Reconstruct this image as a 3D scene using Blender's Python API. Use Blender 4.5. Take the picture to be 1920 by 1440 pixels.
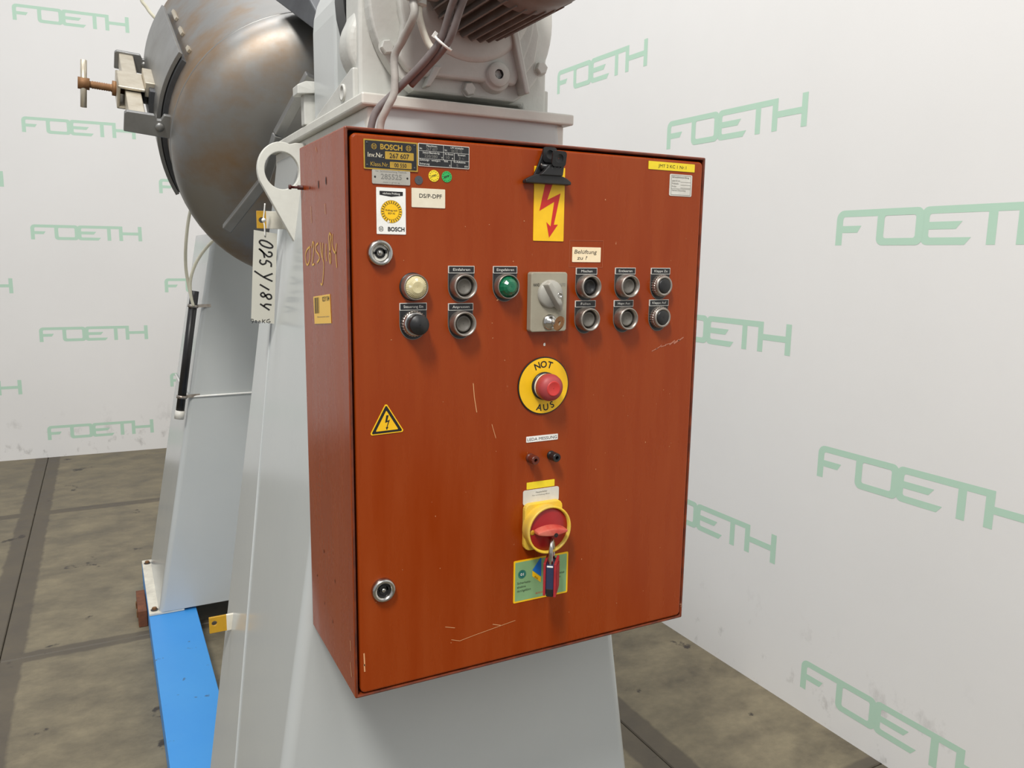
import bpy, math, random
from mathutils import Vector, Matrix
random.seed(7)
for o in list(bpy.data.objects): bpy.data.objects.remove(o)
S = bpy.context.scene
COL = S.collection
PI = math.pi

# ------------------------------------------------------------------ camera
cam_d = bpy.data.cameras.new('camera')
cam = bpy.data.objects.new('camera', cam_d); COL.objects.link(cam)
yaw, pitch, roll = 0.481187782, -0.163111683, 0.0143172329
fw = Vector((math.sin(yaw)*math.cos(pitch), math.cos(yaw)*math.cos(pitch), math.sin(pitch)))
rt = Vector((math.cos(yaw), -math.sin(yaw), 0)); up = rt.cross(fw)
r2 = rt*math.cos(roll)+up*math.sin(roll); u2 = up*math.cos(roll)-rt*math.sin(roll)
M = Matrix((r2, u2, -fw)).transposed().to_4x4()
M.translation = Vector((-0.2898, -1.0310, 1.632))
cam.matrix_world = M
cam_d.sensor_fit = 'HORIZONTAL'; cam_d.sensor_width = 36.0
cam_d.lens = 36.0*1471.7/1920.0
cam_d.clip_start = 0.02; cam_d.clip_end = 100
S.camera = cam

# ------------------------------------------------------------------ light
W = bpy.data.worlds.new('hall_ambient'); S.world = W; W.use_nodes = True
bg = W.node_tree.nodes['Background']
bg.inputs[0].default_value = (0.93, 0.955, 1.0, 1); bg.inputs[1].default_value = 0.56

def area(name, loc, target, size, sy, power, col):
    l = bpy.data.lights.new(name, 'AREA'); l.shape = 'RECTANGLE'; l.size = size; l.size_y = sy
    l.energy = power; l.color = col
    o = bpy.data.objects.new(name, l); COL.objects.link(o); o.location = loc
    o.rotation_euler = (Vector(target)-Vector(loc)).to_track_quat('-Z', 'Y').to_euler()
    return o
area('hall_lamp_key', (-1.72, -2.1, 5.4), (0.2, 0.6, 1.0), 0.5, 1.2, 220, (1.0, 0.975, 0.93))
area('hall_lamp_rear', (-0.4, 2.2, 6.0), (-0.2, 2.2, 0), 1.2, 3.0, 120, (0.985, 0.99, 1.0))
area('added_front_fill', (-0.4, -5.0, 5.4), (0.2, 0.0, 1.2), 1.2, 3.0, 85, (1.0, 0.97, 0.93))  # unseen lamp added behind the camera to brighten front-facing surfaces

S.view_settings.view_transform = 'Standard'
S.view_settings.look = 'None'
S.view_settings.gamma = 1.0
S.view_settings.use_curve_mapping = False
S.view_settings.exposure = 0.0

# ------------------------------------------------------------------ materials
def lin(c): return tuple(((v/255.0)/12.92 if v/255.0 <= 0.04045 else ((v/255.0+0.055)/1.055)**2.4) for v in c)
MATS = {}
def mat(name, col, rough=0.5, metal=0.0, col2=None, nscale=8.0, stretch=(1, 1, 1), amt=0.5, mid=0.5, rvar=0.0,
        bump=0.0, bscale=60.0, coat=0.0, specks=None, speck_scale=90.0, speck_cut=0.72, spec=0.5, alpha=1.0, trans=0.0, seed_rand=False, spots=()):
    """procedural paint / metal / plastic: base colour mottled with a second colour, optional chips and relief"""
    if name in MATS: return MATS[name]
    m = bpy.data.materials.new(name); m.use_nodes = True
    nt = m.node_tree; N = nt.nodes; L = nt.links; b = N['Principled BSDF']
    b.inputs['Roughness'].default_value = rough; b.inputs['Metallic'].default_value = metal
    b.inputs['Coat Weight'].default_value = coat; b.inputs['Coat Roughness'].default_value = 0.12
    b.inputs['Specular IOR Level'].default_value = spec
    b.inputs['Alpha'].default_value = alpha; b.inputs['Transmission Weight'].default_value = trans
    c1 = (*lin(col), 1)
    b.inputs['Base Color'].default_value = c1
    tc = N.new('ShaderNodeTexCoord'); mp = N.new('ShaderNodeMapping'); mp.inputs['Scale'].default_value = stretch
    if seed_rand:
        oi = N.new('ShaderNodeObjectInfo'); va = N.new('ShaderNodeVectorMath'); va.operation = 'SCALE'
        cx = N.new('ShaderNodeCombineXYZ')
        for k in range(3): L.new(oi.outputs['Random'], cx.inputs[k])
        L.new(cx.outputs[0], va.inputs[0]); va.inputs['Scale'].default_value = 40.0
        ad = N.new('ShaderNodeVectorMath'); ad.operation = 'ADD'
        L.new(tc.outputs['Object'], ad.inputs[0]); L.new(va.outputs[0], ad.inputs[1]); src = ad.outputs[0]
    else: src = tc.outputs['Object']
    L.new(src, mp.inputs['Vector'])
    out = None
    if col2 is not None:
        n = N.new('ShaderNodeTexNoise'); n.inputs['Scale'].default_value = nscale; n.inputs['Detail'].default_value = 6; n.inputs['Roughness'].default_value = 0.6
        L.new(mp.outputs[0], n.inputs['Vector'])
        r = N.new('ShaderNodeValToRGB'); r.color_ramp.elements[0].position = mid-amt*0.5; r.color_ramp.elements[1].position = mid+amt*0.5
        r.color_ramp.elements[0].color = c1; r.color_ramp.elements[1].color = (*lin(col2), 1)
        L.new(n.outputs['Fac'], r.inputs[0]); out = r.outputs[0]
        if rvar:
            mr = N.new('ShaderNodeMapRange'); mr.inputs[1].default_value = 0.3; mr.inputs[2].default_value = 0.7
            mr.inputs[3].default_value = max(0.02, rough-rvar); mr.inputs[4].default_value = min(1, rough+rvar)
            L.new(n.outputs['Fac'], mr.inputs[0]); L.new(mr.outputs[0], b.inputs['Roughness'])
    if specks is not None:
        n2 = N.new('ShaderNodeTexNoise'); n2.inputs['Scale'].default_value = speck_scale; n2.inputs['Detail'].default_value = 3
        L.new(src, n2.inputs['Vector'])
        mr = N.new('ShaderNodeMapRange'); mr.inputs[1].default_value = speck_cut; mr.inputs[2].default_value = speck_cut+0.03
        L.new(n2.outputs['Fac'], mr.inputs[0])
        mx = N.new('ShaderNodeMix'); mx.data_type = 'RGBA'
        L.new(mr.outputs[0], mx.inputs[0])
        if out is not None: L.new(out, mx.inputs[6])
        else: mx.inputs[6].default_value = c1
        mx.inputs[7].default_value = (*lin(specks), 1); out = mx.outputs[2]
    if out is not None: L.new(out, b.inputs['Base Color'])
    if bump:
        n3 = N.new('ShaderNodeTexNoise'); n3.inputs['Scale'].default_value = bscale; n3.inputs['Detail'].default_value = 4
        L.new(src, n3.inputs['Vector'])
        bp = N.new('ShaderNodeBump'); bp.inputs['Strength'].default_value = bump; bp.inputs['Distance'].default_value = 0.002
        L.new(n3.outputs['Fac'], bp.inputs['Height']); L.new(bp.outputs[0], b.inputs['Normal'])
    MATS[name] = m
    return m

ORANGE = mat('orange_enamel', (136, 48, 0), 0.27, col2=(145, 60, 14), nscale=7, stretch=(3.2, 3.2, 0.38), amt=0.36, spec=0.32, rvar=0.06, bump=0.025, bscale=140, specks=(205, 150, 110), speck_scale=75, speck_cut=0.765)
ORANGE_D = mat('orange_enamel_edge', (124, 52, 20), 0.4, col2=(70, 34, 24), nscale=40, amt=0.4, specks=(190, 150, 120), speck_scale=60, speck_cut=0.72)
GAP = mat('black_gasket', (44, 18, 12), 0.8, col2=(45, 18, 12), nscale=30)
GREY = mat('grey_machine_enamel', (187, 190, 188), 0.18, col2=(180, 184, 183), nscale=3, amt=0.6, bump=0.04, bscale=60, specks=(140, 135, 125), speck_scale=55, speck_cut=0.80)
GREY_R = mat('grey_rough_enamel', (198, 198, 192), 0.42, col2=(184, 183, 176), nscale=14, amt=0.5, bump=0.22, bscale=120, specks=(92, 80, 70), speck_scale=45, speck_cut=0.78)
GREYW = mat('pale_grey_enamel', (214, 213, 203), 0.4, col2=(196, 194, 186), nscale=14, amt=0.5, bump=0.15, bscale=80, specks=(70, 62, 54), speck_scale=40, speck_cut=0.76)
WHITEP = mat('cream_white_paint', (226, 221, 205), 0.5, col2=(196, 190, 176), nscale=18, amt=0.4, specks=(80, 70, 60), speck_scale=60, speck_cut=0.72)
STEEL = mat('stained_steel', (146, 144, 140), 0.5, metal=0.88, col2=(142, 112, 76), nscale=4.6, stretch=(1, 1, 1.2), amt=0.30, mid=0.585, rvar=0.06, bump=0.08, bscale=40, specks=(70, 60, 52), speck_scale=28, speck_cut=0.80)
STEEL_G = mat('plain_grey_steel', (150, 150, 148), 0.4, metal=0.7, col2=(126, 124, 120), nscale=9, amt=0.5)
STEEL_D = mat('dark_steel', (84, 86, 88), 0.5, metal=0.4, col2=(60, 60, 62), nscale=10)
STEEL_B = mat('brushed_bright_steel', (206, 198, 180), 0.36, metal=0.6, col2=(176, 164, 142), nscale=22, amt=0.5)
RUST = mat('rusted_steel', (150, 112, 74), 0.6, metal=0.4, col2=(112, 74, 44), nscale=60, amt=0.5)
CHROME = mat('worn_chrome', (205, 203, 198), 0.22, metal=1.0, col2=(160, 155, 148), nscale=30, amt=0.5, rvar=0.08)
CHROME_R = mat('dull_alloy', (186, 180, 172), 0.38, metal=0.85, col2=(132, 120, 110), nscale=40, amt=0.5)
BLACK = mat('black_plastic', (22, 22, 23), 0.38, col2=(34, 33, 33), nscale=50)
BLACKP = mat('black_plate', (26, 26, 28), 0.4, col2=(36, 36, 38), nscale=90)
GREYPL = mat('grey_button_plastic', (104, 100, 92), 0.55, col2=(88, 84, 78), nscale=70)
TAUPE = mat('taupe_plastic', (158, 152, 134), 0.5, col2=(146, 139, 122), nscale=30, bump=0.05)
KNOBG = mat('grey_knob_plastic', (176, 172, 160), 0.42, col2=(150, 148, 142), nscale=25)
YELLOW = mat('yellow_label', (246, 196, 16), 0.45, col2=(232, 180, 14), nscale=30)
LEMON = mat('lemon_label', (240, 214, 40), 0.5, col2=(222, 196, 36), nscale=40)
YELLOWP = mat('yellow_plastic', (240, 196, 20), 0.4, col2=(206, 176, 84), nscale=18, amt=0.3)
OCHRE = mat('ochre_paint', (196, 150, 30), 0.5, col2=(178, 134, 26), nscale=40)
GOLD = mat('brass_print', (196, 160, 66), 0.4, metal=0.4, col2=(176, 140, 54), nscale=60)
WHITEL = mat('white_label', (238, 238, 234), 0.5, col2=(224, 222, 214), nscale=40)
CREAML = mat('cream_label', (226, 218, 196), 0.55, col2=(214, 204, 180), nscale=60)
BEIGEL = mat('beige_label', (244, 226, 190), 0.55, col2=(236, 214, 176), nscale=60)
SILVERL = mat('silver_plate', (186, 182, 172), 0.42, metal=0.35, col2=(168, 164, 154), nscale=50)
GREYL = mat('pale_grey_label', (214, 212, 204), 0.5, col2=(196, 192, 182), nscale=40)
INK = mat('black_ink', (22, 20, 20), 0.55)
INKW = mat('white_ink', (216, 214, 206), 0.55)
INKG = mat('grey_ink', (122, 120, 114), 0.6)
REDI = mat('red_ink', (196, 34, 30), 0.5)
GREENS = mat('bright_green_sticker', (46, 168, 84), 0.5)
GREENL = mat('green_safety_label', (132, 172, 122), 0.5, col2=(122, 160, 112), nscale=30)
TEAL = mat('teal_ink', (22, 104, 96), 0.5)
BLUEI = mat('blue_ink', (22, 110, 200), 0.45)
DARKDOT = mat('slate_dot', (70, 72, 76), 0.6)
REDCAP = mat('faded_red_plastic', (172, 62, 60), 0.5, col2=(148, 58, 62), nscale=60)
REDCAP2 = mat('red_plastic_face', (196, 52, 48), 0.45)
REDSW = mat('red_switch_plastic', (158, 20, 22), 0.32, col2=(140, 18, 20), nscale=20)
REDSW2 = mat('worn_red_plastic', (186, 52, 46), 0.4, col2=(206, 120, 100), nscale=40)
REDPL = mat('red_padlock_shell', (170, 40, 48), 0.4, col2=(140, 34, 40), nscale=60)
NAVY = mat('navy_padlock_core', (52, 62, 92), 0.35, metal=0.3)
LENSW = mat('ivory_lens', (206, 196, 156), 0.22, col2=(190, 176, 130), nscale=60, coat=0.4)
LENSG = mat('green_lens', (8, 100, 66), 0.14, coat=0.6)
CABLEG = mat('grey_cable_sheath', (176, 172, 164), 0.5, col2=(150, 146, 140), nscale=60)
CABLEW = mat('white_cable_sheath', (216, 210, 196), 0.5, col2=(196, 190, 176), nscale=60)
CABLEB = mat('mauve_grey_cable_sheath', (122, 113, 111), 0.5, col2=(104, 96, 94), nscale=60)
HOSE = mat('milky_hose', (222, 218, 198), 0.35, col2=(204, 200, 178), nscale=20)
MOTOR = mat('dusty_motor_enamel', (132, 124, 118), 0.5, col2=(108, 100, 94), nscale=30, bump=0.1)
BLUEB = mat('blue_beam_paint', (52, 138, 212), 0.42, col2=(66, 148, 214), nscale=3, amt=0.6, bump=0.1, bscale=30, specks=(64, 104, 146), speck_scale=22, speck_cut=0.69)
TAGM = mat('grey_card_tag', (196, 194, 182), 0.5, col2=(188, 186, 174), nscale=12)
CHALK = mat('yellow_chalk', (228, 186, 96), 0.8, col2=(206, 158, 80), nscale=120)
PALEORANGE = mat('pale_orange_scratch', (206, 150, 104), 0.7)
TAPE = mat('clear_tape_edge', (176, 96, 62), 0.25)
WOODB = mat('rust_brown_block', (132, 78, 46), 0.75, col2=(88, 52, 34), nscale=30)
LOGO = mat('printed_mint_green', (182, 212, 191), 0.6)

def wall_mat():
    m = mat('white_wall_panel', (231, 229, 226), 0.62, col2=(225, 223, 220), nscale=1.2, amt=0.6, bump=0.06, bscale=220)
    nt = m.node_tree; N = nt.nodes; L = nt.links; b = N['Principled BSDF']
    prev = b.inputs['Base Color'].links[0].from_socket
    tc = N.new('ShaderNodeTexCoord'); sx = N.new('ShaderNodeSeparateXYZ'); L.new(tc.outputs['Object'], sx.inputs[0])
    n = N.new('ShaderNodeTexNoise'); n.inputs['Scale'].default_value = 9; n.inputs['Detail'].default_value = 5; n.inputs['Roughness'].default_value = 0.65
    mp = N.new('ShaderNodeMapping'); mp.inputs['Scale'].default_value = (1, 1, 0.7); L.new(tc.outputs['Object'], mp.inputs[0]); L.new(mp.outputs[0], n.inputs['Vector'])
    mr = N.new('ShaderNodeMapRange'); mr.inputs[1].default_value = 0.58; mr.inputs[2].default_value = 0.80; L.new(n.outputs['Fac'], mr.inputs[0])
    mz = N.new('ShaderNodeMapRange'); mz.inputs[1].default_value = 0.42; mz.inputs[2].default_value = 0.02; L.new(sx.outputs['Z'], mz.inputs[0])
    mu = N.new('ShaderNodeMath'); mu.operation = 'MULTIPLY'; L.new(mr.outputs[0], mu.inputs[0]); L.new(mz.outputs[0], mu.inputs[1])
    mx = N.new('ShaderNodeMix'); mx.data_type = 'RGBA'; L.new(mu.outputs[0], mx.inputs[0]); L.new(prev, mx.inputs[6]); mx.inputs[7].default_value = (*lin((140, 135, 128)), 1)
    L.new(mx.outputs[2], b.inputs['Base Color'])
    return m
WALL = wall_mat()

def slab_mat():
    m = mat('stained_concrete_slab', (78, 71, 58), 0.58, col2=(141, 130, 105), nscale=3.4, stretch=(1.4, 1.9, 1), amt=0.5, rvar=0.12, bump=0.25, bscale=30,
            specks=(60, 53, 46), speck_scale=6, speck_cut=0.665, seed_rand=True)
    nt = m.node_tree; N = nt.nodes; L = nt.links; b = N['Principled BSDF']
    for q in N:
        if q.type == 'TEX_NOISE' and abs(q.inputs['Scale'].default_value-3.4) < 1e-3: q.inputs['Detail'].default_value = 12; q.inputs['Roughness'].default_value = 0.72
        if q.type == 'TEX_NOISE' and abs(q.inputs['Scale'].default_value-6) < 1e-3: q.inputs['Detail'].default_value = 6; q.inputs['Roughness'].default_value = 0.55
    prev = b.inputs['Base Color'].links[0].from_socket
    tc = N.new('ShaderNodeTexCoord'); sx = N.new('ShaderNodeSeparateXYZ'); L.new(tc.outputs['Object'], sx.inputs[0])
    n = N.new('ShaderNodeTexNoise'); n.inputs['Scale'].default_value = 14; n.inputs['Detail'].default_value = 4; L.new(tc.outputs['Object'], n.inputs['Vector'])
    res = []
    for ax, wd in (('X', 0.085), ('Y', 0.045)):
        a = N.new('ShaderNodeMath'); a.operation = 'ABSOLUTE'; L.new(sx.outputs[ax], a.inputs[0])
        ad = N.new('ShaderNodeMath'); ad.operation = 'MULTIPLY_ADD'; ad.inputs[1].default_value = 0.03; L.new(n.outputs['Fac'], ad.inputs[0]); L.new(a.outputs[0], ad.inputs[2])
        mr = N.new('ShaderNodeMapRange'); mr.inputs[1].default_value = 1.01-wd; mr.inputs[2].default_value = 1.01-wd+0.012; L.new(ad.outputs[0], mr.inputs[0]); res.append(mr)
    mm = N.new('ShaderNodeMath'); mm.operation = 'MAXIMUM'; L.new(res[0].outputs[0], mm.inputs[0]); L.new(res[1].outputs[0], mm.inputs[1])
    sc = N.new('ShaderNodeMath'); sc.operation = 'MULTIPLY'; sc.inputs[1].default_value = 0.62; L.new(mm.outputs[0], sc.inputs[0])
    mx = N.new('ShaderNodeMix'); mx.data_type = 'RGBA'; L.new(sc.outputs[0], mx.inputs[0]); L.new(prev, mx.inputs[6]); mx.inputs[7].default_value = (*lin((66, 58, 52)), 1)
    L.new(mx.outputs[2], b.inputs['Base Color'])
    return m
SLAB = slab_mat()

# ------------------------------------------------------------------ mesh helpers
_txt = {}
def text2d(s, bold=0.0):
    """outline letters as flat triangles, normalised to unit cap box (0..1 in x over the string width, y in cap heights)"""
    k = (s, bold)
    if k in _txt: return _txt[k]
    c = bpy.data.curves.new('t', 'FONT'); c.body = s; c.size = 1.0; c.resolution_u = 3; c.fill_mode = 'BOTH'; c.offset = bold; c.extrude = 0.0
    o = bpy.data.objects.new('t', c); COL.objects.link(o)
    dg = bpy.context.evaluated_depsgraph_get(); dg.update()
    me = o.evaluated_get(dg).to_mesh()
    v = [(p.co.x, p.co.y) for p in me.vertices]; f = []
    for p in me.polygons:
        ids = list(p.vertices)
        if p.normal.z < 0: ids.reverse()
        f.append(ids)
    o.evaluated_get(dg).to_mesh_clear()
    bpy.data.objects.remove(o); bpy.data.curves.remove(c)
    # drop the coincident back layer of a zero-depth text
    seen = set(); ff = []
    for ids in f:
        key = tuple(sorted((round(v[i][0], 4), round(v[i][1], 4)) for i in ids))
        if key in seen: continue
        seen.add(key); ff.append(ids)
    xs = [p[0] for p in v]; ys = [p[1] for p in v]
    _txt[k] = (v, ff, min(xs), max(xs), 0.0, 0.73)
    return _txt[k]

class MB:
    def __init__(s, M=None): s.v = []; s.f = []; s.m = []; s.sm = []; s.mats = []; s.M = M or Matrix.Identity(4)
    def mi(s, m):
        if m not in s.mats: s.mats.append(m)
        return s.mats.index(m)
    def add(s, vs, fs, m, smooth=False, M=None):
        b = len(s.v); T = s.M if M is None else s.M @ M
        s.v += [T @ Vector(p) for p in vs]; k = s.mi(m)
        for f in fs: s.f.append([b+i for i in f]); s.m.append(k); s.sm.append(smooth)
        return s
    def box(s, a, b, m, M=None):
        x0, y0, z0 = a; x1, y1, z1 = b
        return s.add([(x0,y0,z0),(x1,y0,z0),(x1,y1,z0),(x0,y1,z0),(x0,y0,z1),(x1,y0,z1),(x1,y1,z1),(x0,y1,z1)],
              [(0,3,2,1),(4,5,6,7),(0,1,5,4),(1,2,6,5),(2,3,7,6),(3,0,4,7)], m, M=M)
    def prism(s, poly, c0, c1, m, M=None, smooth=False):
        n = len(poly)
        vs = [(p[0], p[1], c0) for p in poly]+[(p[0], p[1], c1) for p in poly]
        fs = [tuple(range(n-1, -1, -1)), tuple(range(n, 2*n))]
        s.add(vs, fs, m, False, M)
        b = len(s.v)-2*n; k = s.mi(m)
        for i in range(n):
            j = (i+1) % n
            s.f.append([b+i, b+j, b+n+j, b+n+i]); s.m.append(k); s.sm.append(smooth)
        return s
    def plate(s, poly, c, m, M=None): return s.add([(p[0], p[1], c) for p in poly], [tuple(range(len(poly)))], m, M=M)
    def ringplate(s, outer, inner, c0, c1, m, M=None):
        """plate with a hole: outer and inner polygons have the same count"""
        n = len(outer)
        vs = [(p[0], p[1], c) for c in (c0, c1) for p in outer]+[(p[0], p[1], c) for c in (c0, c1) for p in inner]
        fs = []
        for i in range(n):
            j = (i+1) % n
            fs += [(i, j, n+j, n+i), (2*n+j, 2*n+i, 3*n+i, 3*n+j), (n+i, n+j, 3*n+j, 3*n+i), (j, i, 2*n+i, 2*n+j)]
        return s.add(vs, fs, m, M=M)
    def lathe(s, prof, m, seg=32, M=None, smooth=True, cap=True, a0=0, a1=2*PI):
        """profile (r, c) turned about local z"""
        full = abs(a1-a0-2*PI) < 1e-6; n = seg if full else seg+1
        vs = []; fs = []
        for r, c in prof:
            for i in range(n):
                a = a0+(a1-a0)*i/seg; vs.append((r*math.cos(a), r*math.sin(a), c))
        for k in range(len(prof)-1):
            for i in range(seg):
                j = (i+1) % n
                fs.append((k*n+i, k*n+j, (k+1)*n+j, (k+1)*n+i))
        s.add(vs, fs, m, smooth, M)
        if cap and full:
            for k, (r, c) in ((0, prof[0]), (len(prof)-1, prof[-1])):
                if r > 1e-6:
                    ring = [(r*math.cos(2*PI*i/seg), r*math.sin(2*PI*i/seg), c) for i in range(seg)]
                    s.add(ring, [tuple(range(seg)) if k else tuple(range(seg-1, -1, -1))], m, False, M)
        return s
    def tube(s, path, r, m, seg=10, M=None, smooth=True):
        P = [Vector(p) for p in path]; n = len(P); vs = []; fs = []
        prev = None
        for i in range(n):
            t = (P[min(i+1, n-1)]-P[max(i-1, 0)]).normalized()
            a = prev if prev else (Vector((0, 0, 1)) if abs(t.z) < 0.9 else Vector((1, 0, 0)))
            u = (a-t*a.dot(t)).normalized(); prev = u; w = t.cross(u)
            rr = r[i] if isinstance(r, (list, tuple)) else r
            for k in range(seg):
                an = 2*PI*k/seg; vs.append(P[i]+u*rr*math.cos(an)+w*rr*math.sin(an))
        for i in range(n-1):
            for k in range(seg):
                j = (k+1) % seg; fs.append((i*seg+k, i*seg+j, (i+1)*seg+j, (i+1)*seg+k))
        fs += [tuple(range(seg-1, -1, -1)), tuple(range((n-1)*seg, n*seg))]
        return s.add(vs, fs, m, smooth, M)
    def beam(s, a, b, w, h, m, upv=(0, 0, 1)):
        a = Vector(a); b = Vector(b); t = (b-a).normalized(); U = Vector(upv); u = t.cross(U).normalized(); v = u.cross(t)
        vs = [p+u*sx*w/2+v*sy*h/2 for p in (a, b) for sx, sy in ((-1,-1),(1,-1),(1,1),(-1,1))]
        return s.add(vs, [(3,2,1,0),(4,5,6,7),(0,1,5,4),(1,2,6,5),(2,3,7,6),(3,0,4,7)], m)
    def text(s, st, x, y, w, h, c, m, M=None, align='L', bold=0.0, slant=0.0, rot=0.0):
        """letters fitted to width w (None keeps proportions) and cap height h, lower left corner (x, y), at height c"""
        v, f, x0, x1, y0, y1 = text2d(st, bold)
        k = h/(y1-y0); kx = k if w is None else w/(x1-x0); W_ = (x1-x0)*kx
        ox = {'L': 0, 'C': -W_/2, 'R': -W_}[align]
        cr, sr = math.cos(rot), math.sin(rot)
        vs = []
        for p in v:
            a = (p[0]-x0)*kx+ox; b = p[1]*k; a += slant*b
            vs.append((x+a*cr-b*sr, y+a*sr+b*cr, c))
        return s.add(vs, f, m, M=M)
    def stroke(s, pts, w, c, m, M=None):
        """flat pen stroke in the local xy plane"""
        P = [Vector((p[0], p[1])) for p in pts]; n = len(P); vs = []; fs = []
        for i in range(n):
            t = (P[min(i+1, n-1)]-P[max(i-1, 0)])
            t = t.normalized() if t.length > 1e-9 else Vector((1, 0))
            q = Vector((-t.y, t.x))*w/2
            vs += [(P[i].x+q.x, P[i].y+q.y, c), (P[i].x-q.x, P[i].y-q.y, c)]
        for i in range(n-1): fs.append((2*i, 2*i+1, 2*i+3, 2*i+2))
        return s.add(vs, fs, m, M=M)
    def build(s, name, parent=None, origin=None, bevel=0.0, bseg=2, label=None):
        og = Vector(origin) if origin is not None else (Vector(parent['_o']) if parent is not None else Vector((0, 0, 0)))
        me = bpy.data.meshes.new(name)
        me.from_pydata([tuple(p-og) for p in s.v], [], s.f)
        for m in s.mats: me.materials.append(m)
        me.polygons.foreach_set('material_index', s.m); me.polygons.foreach_set('use_smooth', s.sm)
        me.update()
        o = bpy.data.objects.new(name, me); COL.objects.link(o)
        o['_o'] = tuple(og)
        if parent is not None: o.parent = parent; o.location = og-Vector(parent['_o'])
        else: o.location = og
        if bevel:
            b = o.modifiers.new('edge', 'BEVEL'); b.width = bevel; b.segments = bseg; b.limit_method = 'ANGLE'; b.angle_limit = math.radians(40)
        if label: o['label'] = label
        return o

def thing(name, label, cat, loc, group=None):
    o = bpy.data.objects.new(name, None); COL.objects.link(o); o.location = loc; o['_o'] = tuple(loc); o.empty_display_size = 0.05
    o['label'] = label; o['category'] = cat
    if group: o['group'] = group
    return o
def tag(o, label, cat, group=None):
    o['label'] = label; o['category'] = cat
    if group: o['group'] = group
    return o
def rrect(x0, y0, x1, y1, r, n=5):
    p = []
    for cx, cy, a in ((x1-r, y0+r, -90), (x1-r, y1-r, 0), (x0+r, y1-r, 90), (x0+r, y0+r, 180)):
        for i in range(n+1):
            t = math.radians(a+90*i/n); p.append((cx+r*math.cos(t), cy+r*math.sin(t)))
    return p
def circ(cx, cy, r, n=24, a0=0): return [(cx+r*math.cos(a0+2*PI*i/n), cy+r*math.sin(a0+2*PI*i/n)) for i in range(n)]
def smooth_path(P, k=6):
    P = [Vector(p) for p in P]; Q = [P[0]*2-P[1]]+P+[P[-1]*2-P[-2]]; out = []
    for i in range(1, len(Q)-2):
        for j in range(k):
            t = j/k; a, b, c, d = Q[i-1], Q[i], Q[i+1], Q[i+2]
            out.append(0.5*((2*b)+(c-a)*t+(2*a-5*b+4*c-d)*t*t+(-a+3*b-3*c+d)*t**3))
    out.append(P[-1]); return out
def T(x, y, z): return Matrix.Translation((x, y, z))
def RZ(a): return Matrix.Rotation(a, 4, 'Z')
# frame of a vertical face looking towards -Y: local x = world x, local y = world z, local z = out towards the viewer
def faceY(y): return Matrix(((1,0,0,0),(0,0,-1,y),(0,1,0,0),(0,0,0,1)))
# face looking towards -X: local x runs towards -Y (left to right as seen), local y = world z, local z = -X
def faceX(x): return Matrix(((0,0,-1,x),(-1,0,0,0),(0,1,0,0),(0,0,0,1)))

# ------------------------------------------------------------------ setting: floor slabs
floor = MB().box((-6.9, -5.6, -0.16), (3.4, 6.6, -0.1), GAP).build('floor'); floor['kind'] = 'structure'; floor['label'] = 'dark brown concrete slab floor with steel edged joints'
slab_mesh = None
for xc in (-3.745, -1.745, 0.255, 2.255):
    for yc in (-0.52, 1.48, 3.48, 5.48, -2.52):
        if slab_mesh is None:
            mb = MB(); h = 0.9985
            mb.box((-h, -h, -0.1), (h, h, 0), SLAB)
            o = mb.build('floor_slab', floor, origin=(0, 0, 0), bevel=0.004, bseg=1); slab_mesh = o.data
        else:
            o = bpy.data.objects.new('floor_slab', slab_mesh); COL.objects.link(o); o.parent = floor
            b = o.modifiers.new('edge', 'BEVEL'); b.width = 0.004; b.segments = 1; b.limit_method = 'ANGLE'
        o.location = (xc, yc, 0)

# ------------------------------------------------------------------ setting: walls with printed logos
def logo_polys():
    t = 0.0215; sw = 0.0255; H = 0.112; R = 0.022
    q = []
    def arc(cx, cy, r, a, b, n=5): return [(cx+r*math.cos(math.radians(a+(b-a)*i/n)), cy+r*math.sin(math.radians(a+(b-a)*i/n))) for i in range(n+1)]
    # F: stem, rounded corner, top bar to the O
    q.append(arc(R+0.006, H-R-0.006, R+0.006, 180, 90)+[(0.17, H), (0.17, H-t)]+arc(sw+0.008, H-t-0.008, 0.008, 90, 180)+[(sw, 0), (0, 0)])
    q.append([(sw, 0.040), (sw, 0.062), (0.098, 0.062), (0.084, 0.040)])
    # O
    n = 5
    x0, x1 = 0.157, 0.318
    outer = [(x0, H)]*1
    o_out = rrect(x0, 0, x1, H, R, 5); o_in = rrect(x0+sw, t, x1-sw, H-t, 0.008, 5)
    # square the upper left corner of the O where the bar runs through
    o_out = [((x0, H) if (p[0] < x0+R and p[1] > H-R) else p) for p in o_out]
    ring = (o_out, o_in)
    # E
    x0 = 0.311
    q.append(arc(x0+R, H-R, R, 180, 90)+[(0.598, H), (0.598, H-t)]+arc(x0+sw+0.008, H-t-0.008, 0.008, 90, 180)+arc(x0+sw+0.008, t+0.008, 0.008, 180, 270)+[(0.470, t), (0.452, 0)]+arc(x0+R, R, R, 270, 180))
    q.append([(x0+sw, 0.045), (x0+sw, 0.067), (0.440, 0.067), (0.422, 0.045)])
    # T stem, H
    q.append([(0.515, 0), (0.541, 0), (0.541, H-t), (0.515, H-t)])
    q.append([(0.598, 0), (0.624, 0), (0.624, H), (0.598, H)])
    q.append([(0.624, 0.045), (0.734, 0.045), (0.734, 0.067), (0.624, 0.067)])
    q.append([(0.734, 0), (0.760, 0), (0.760, H), (0.734, H)])
    return q, ring
LQ, LR = logo_polys()
logo_me = None
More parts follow.
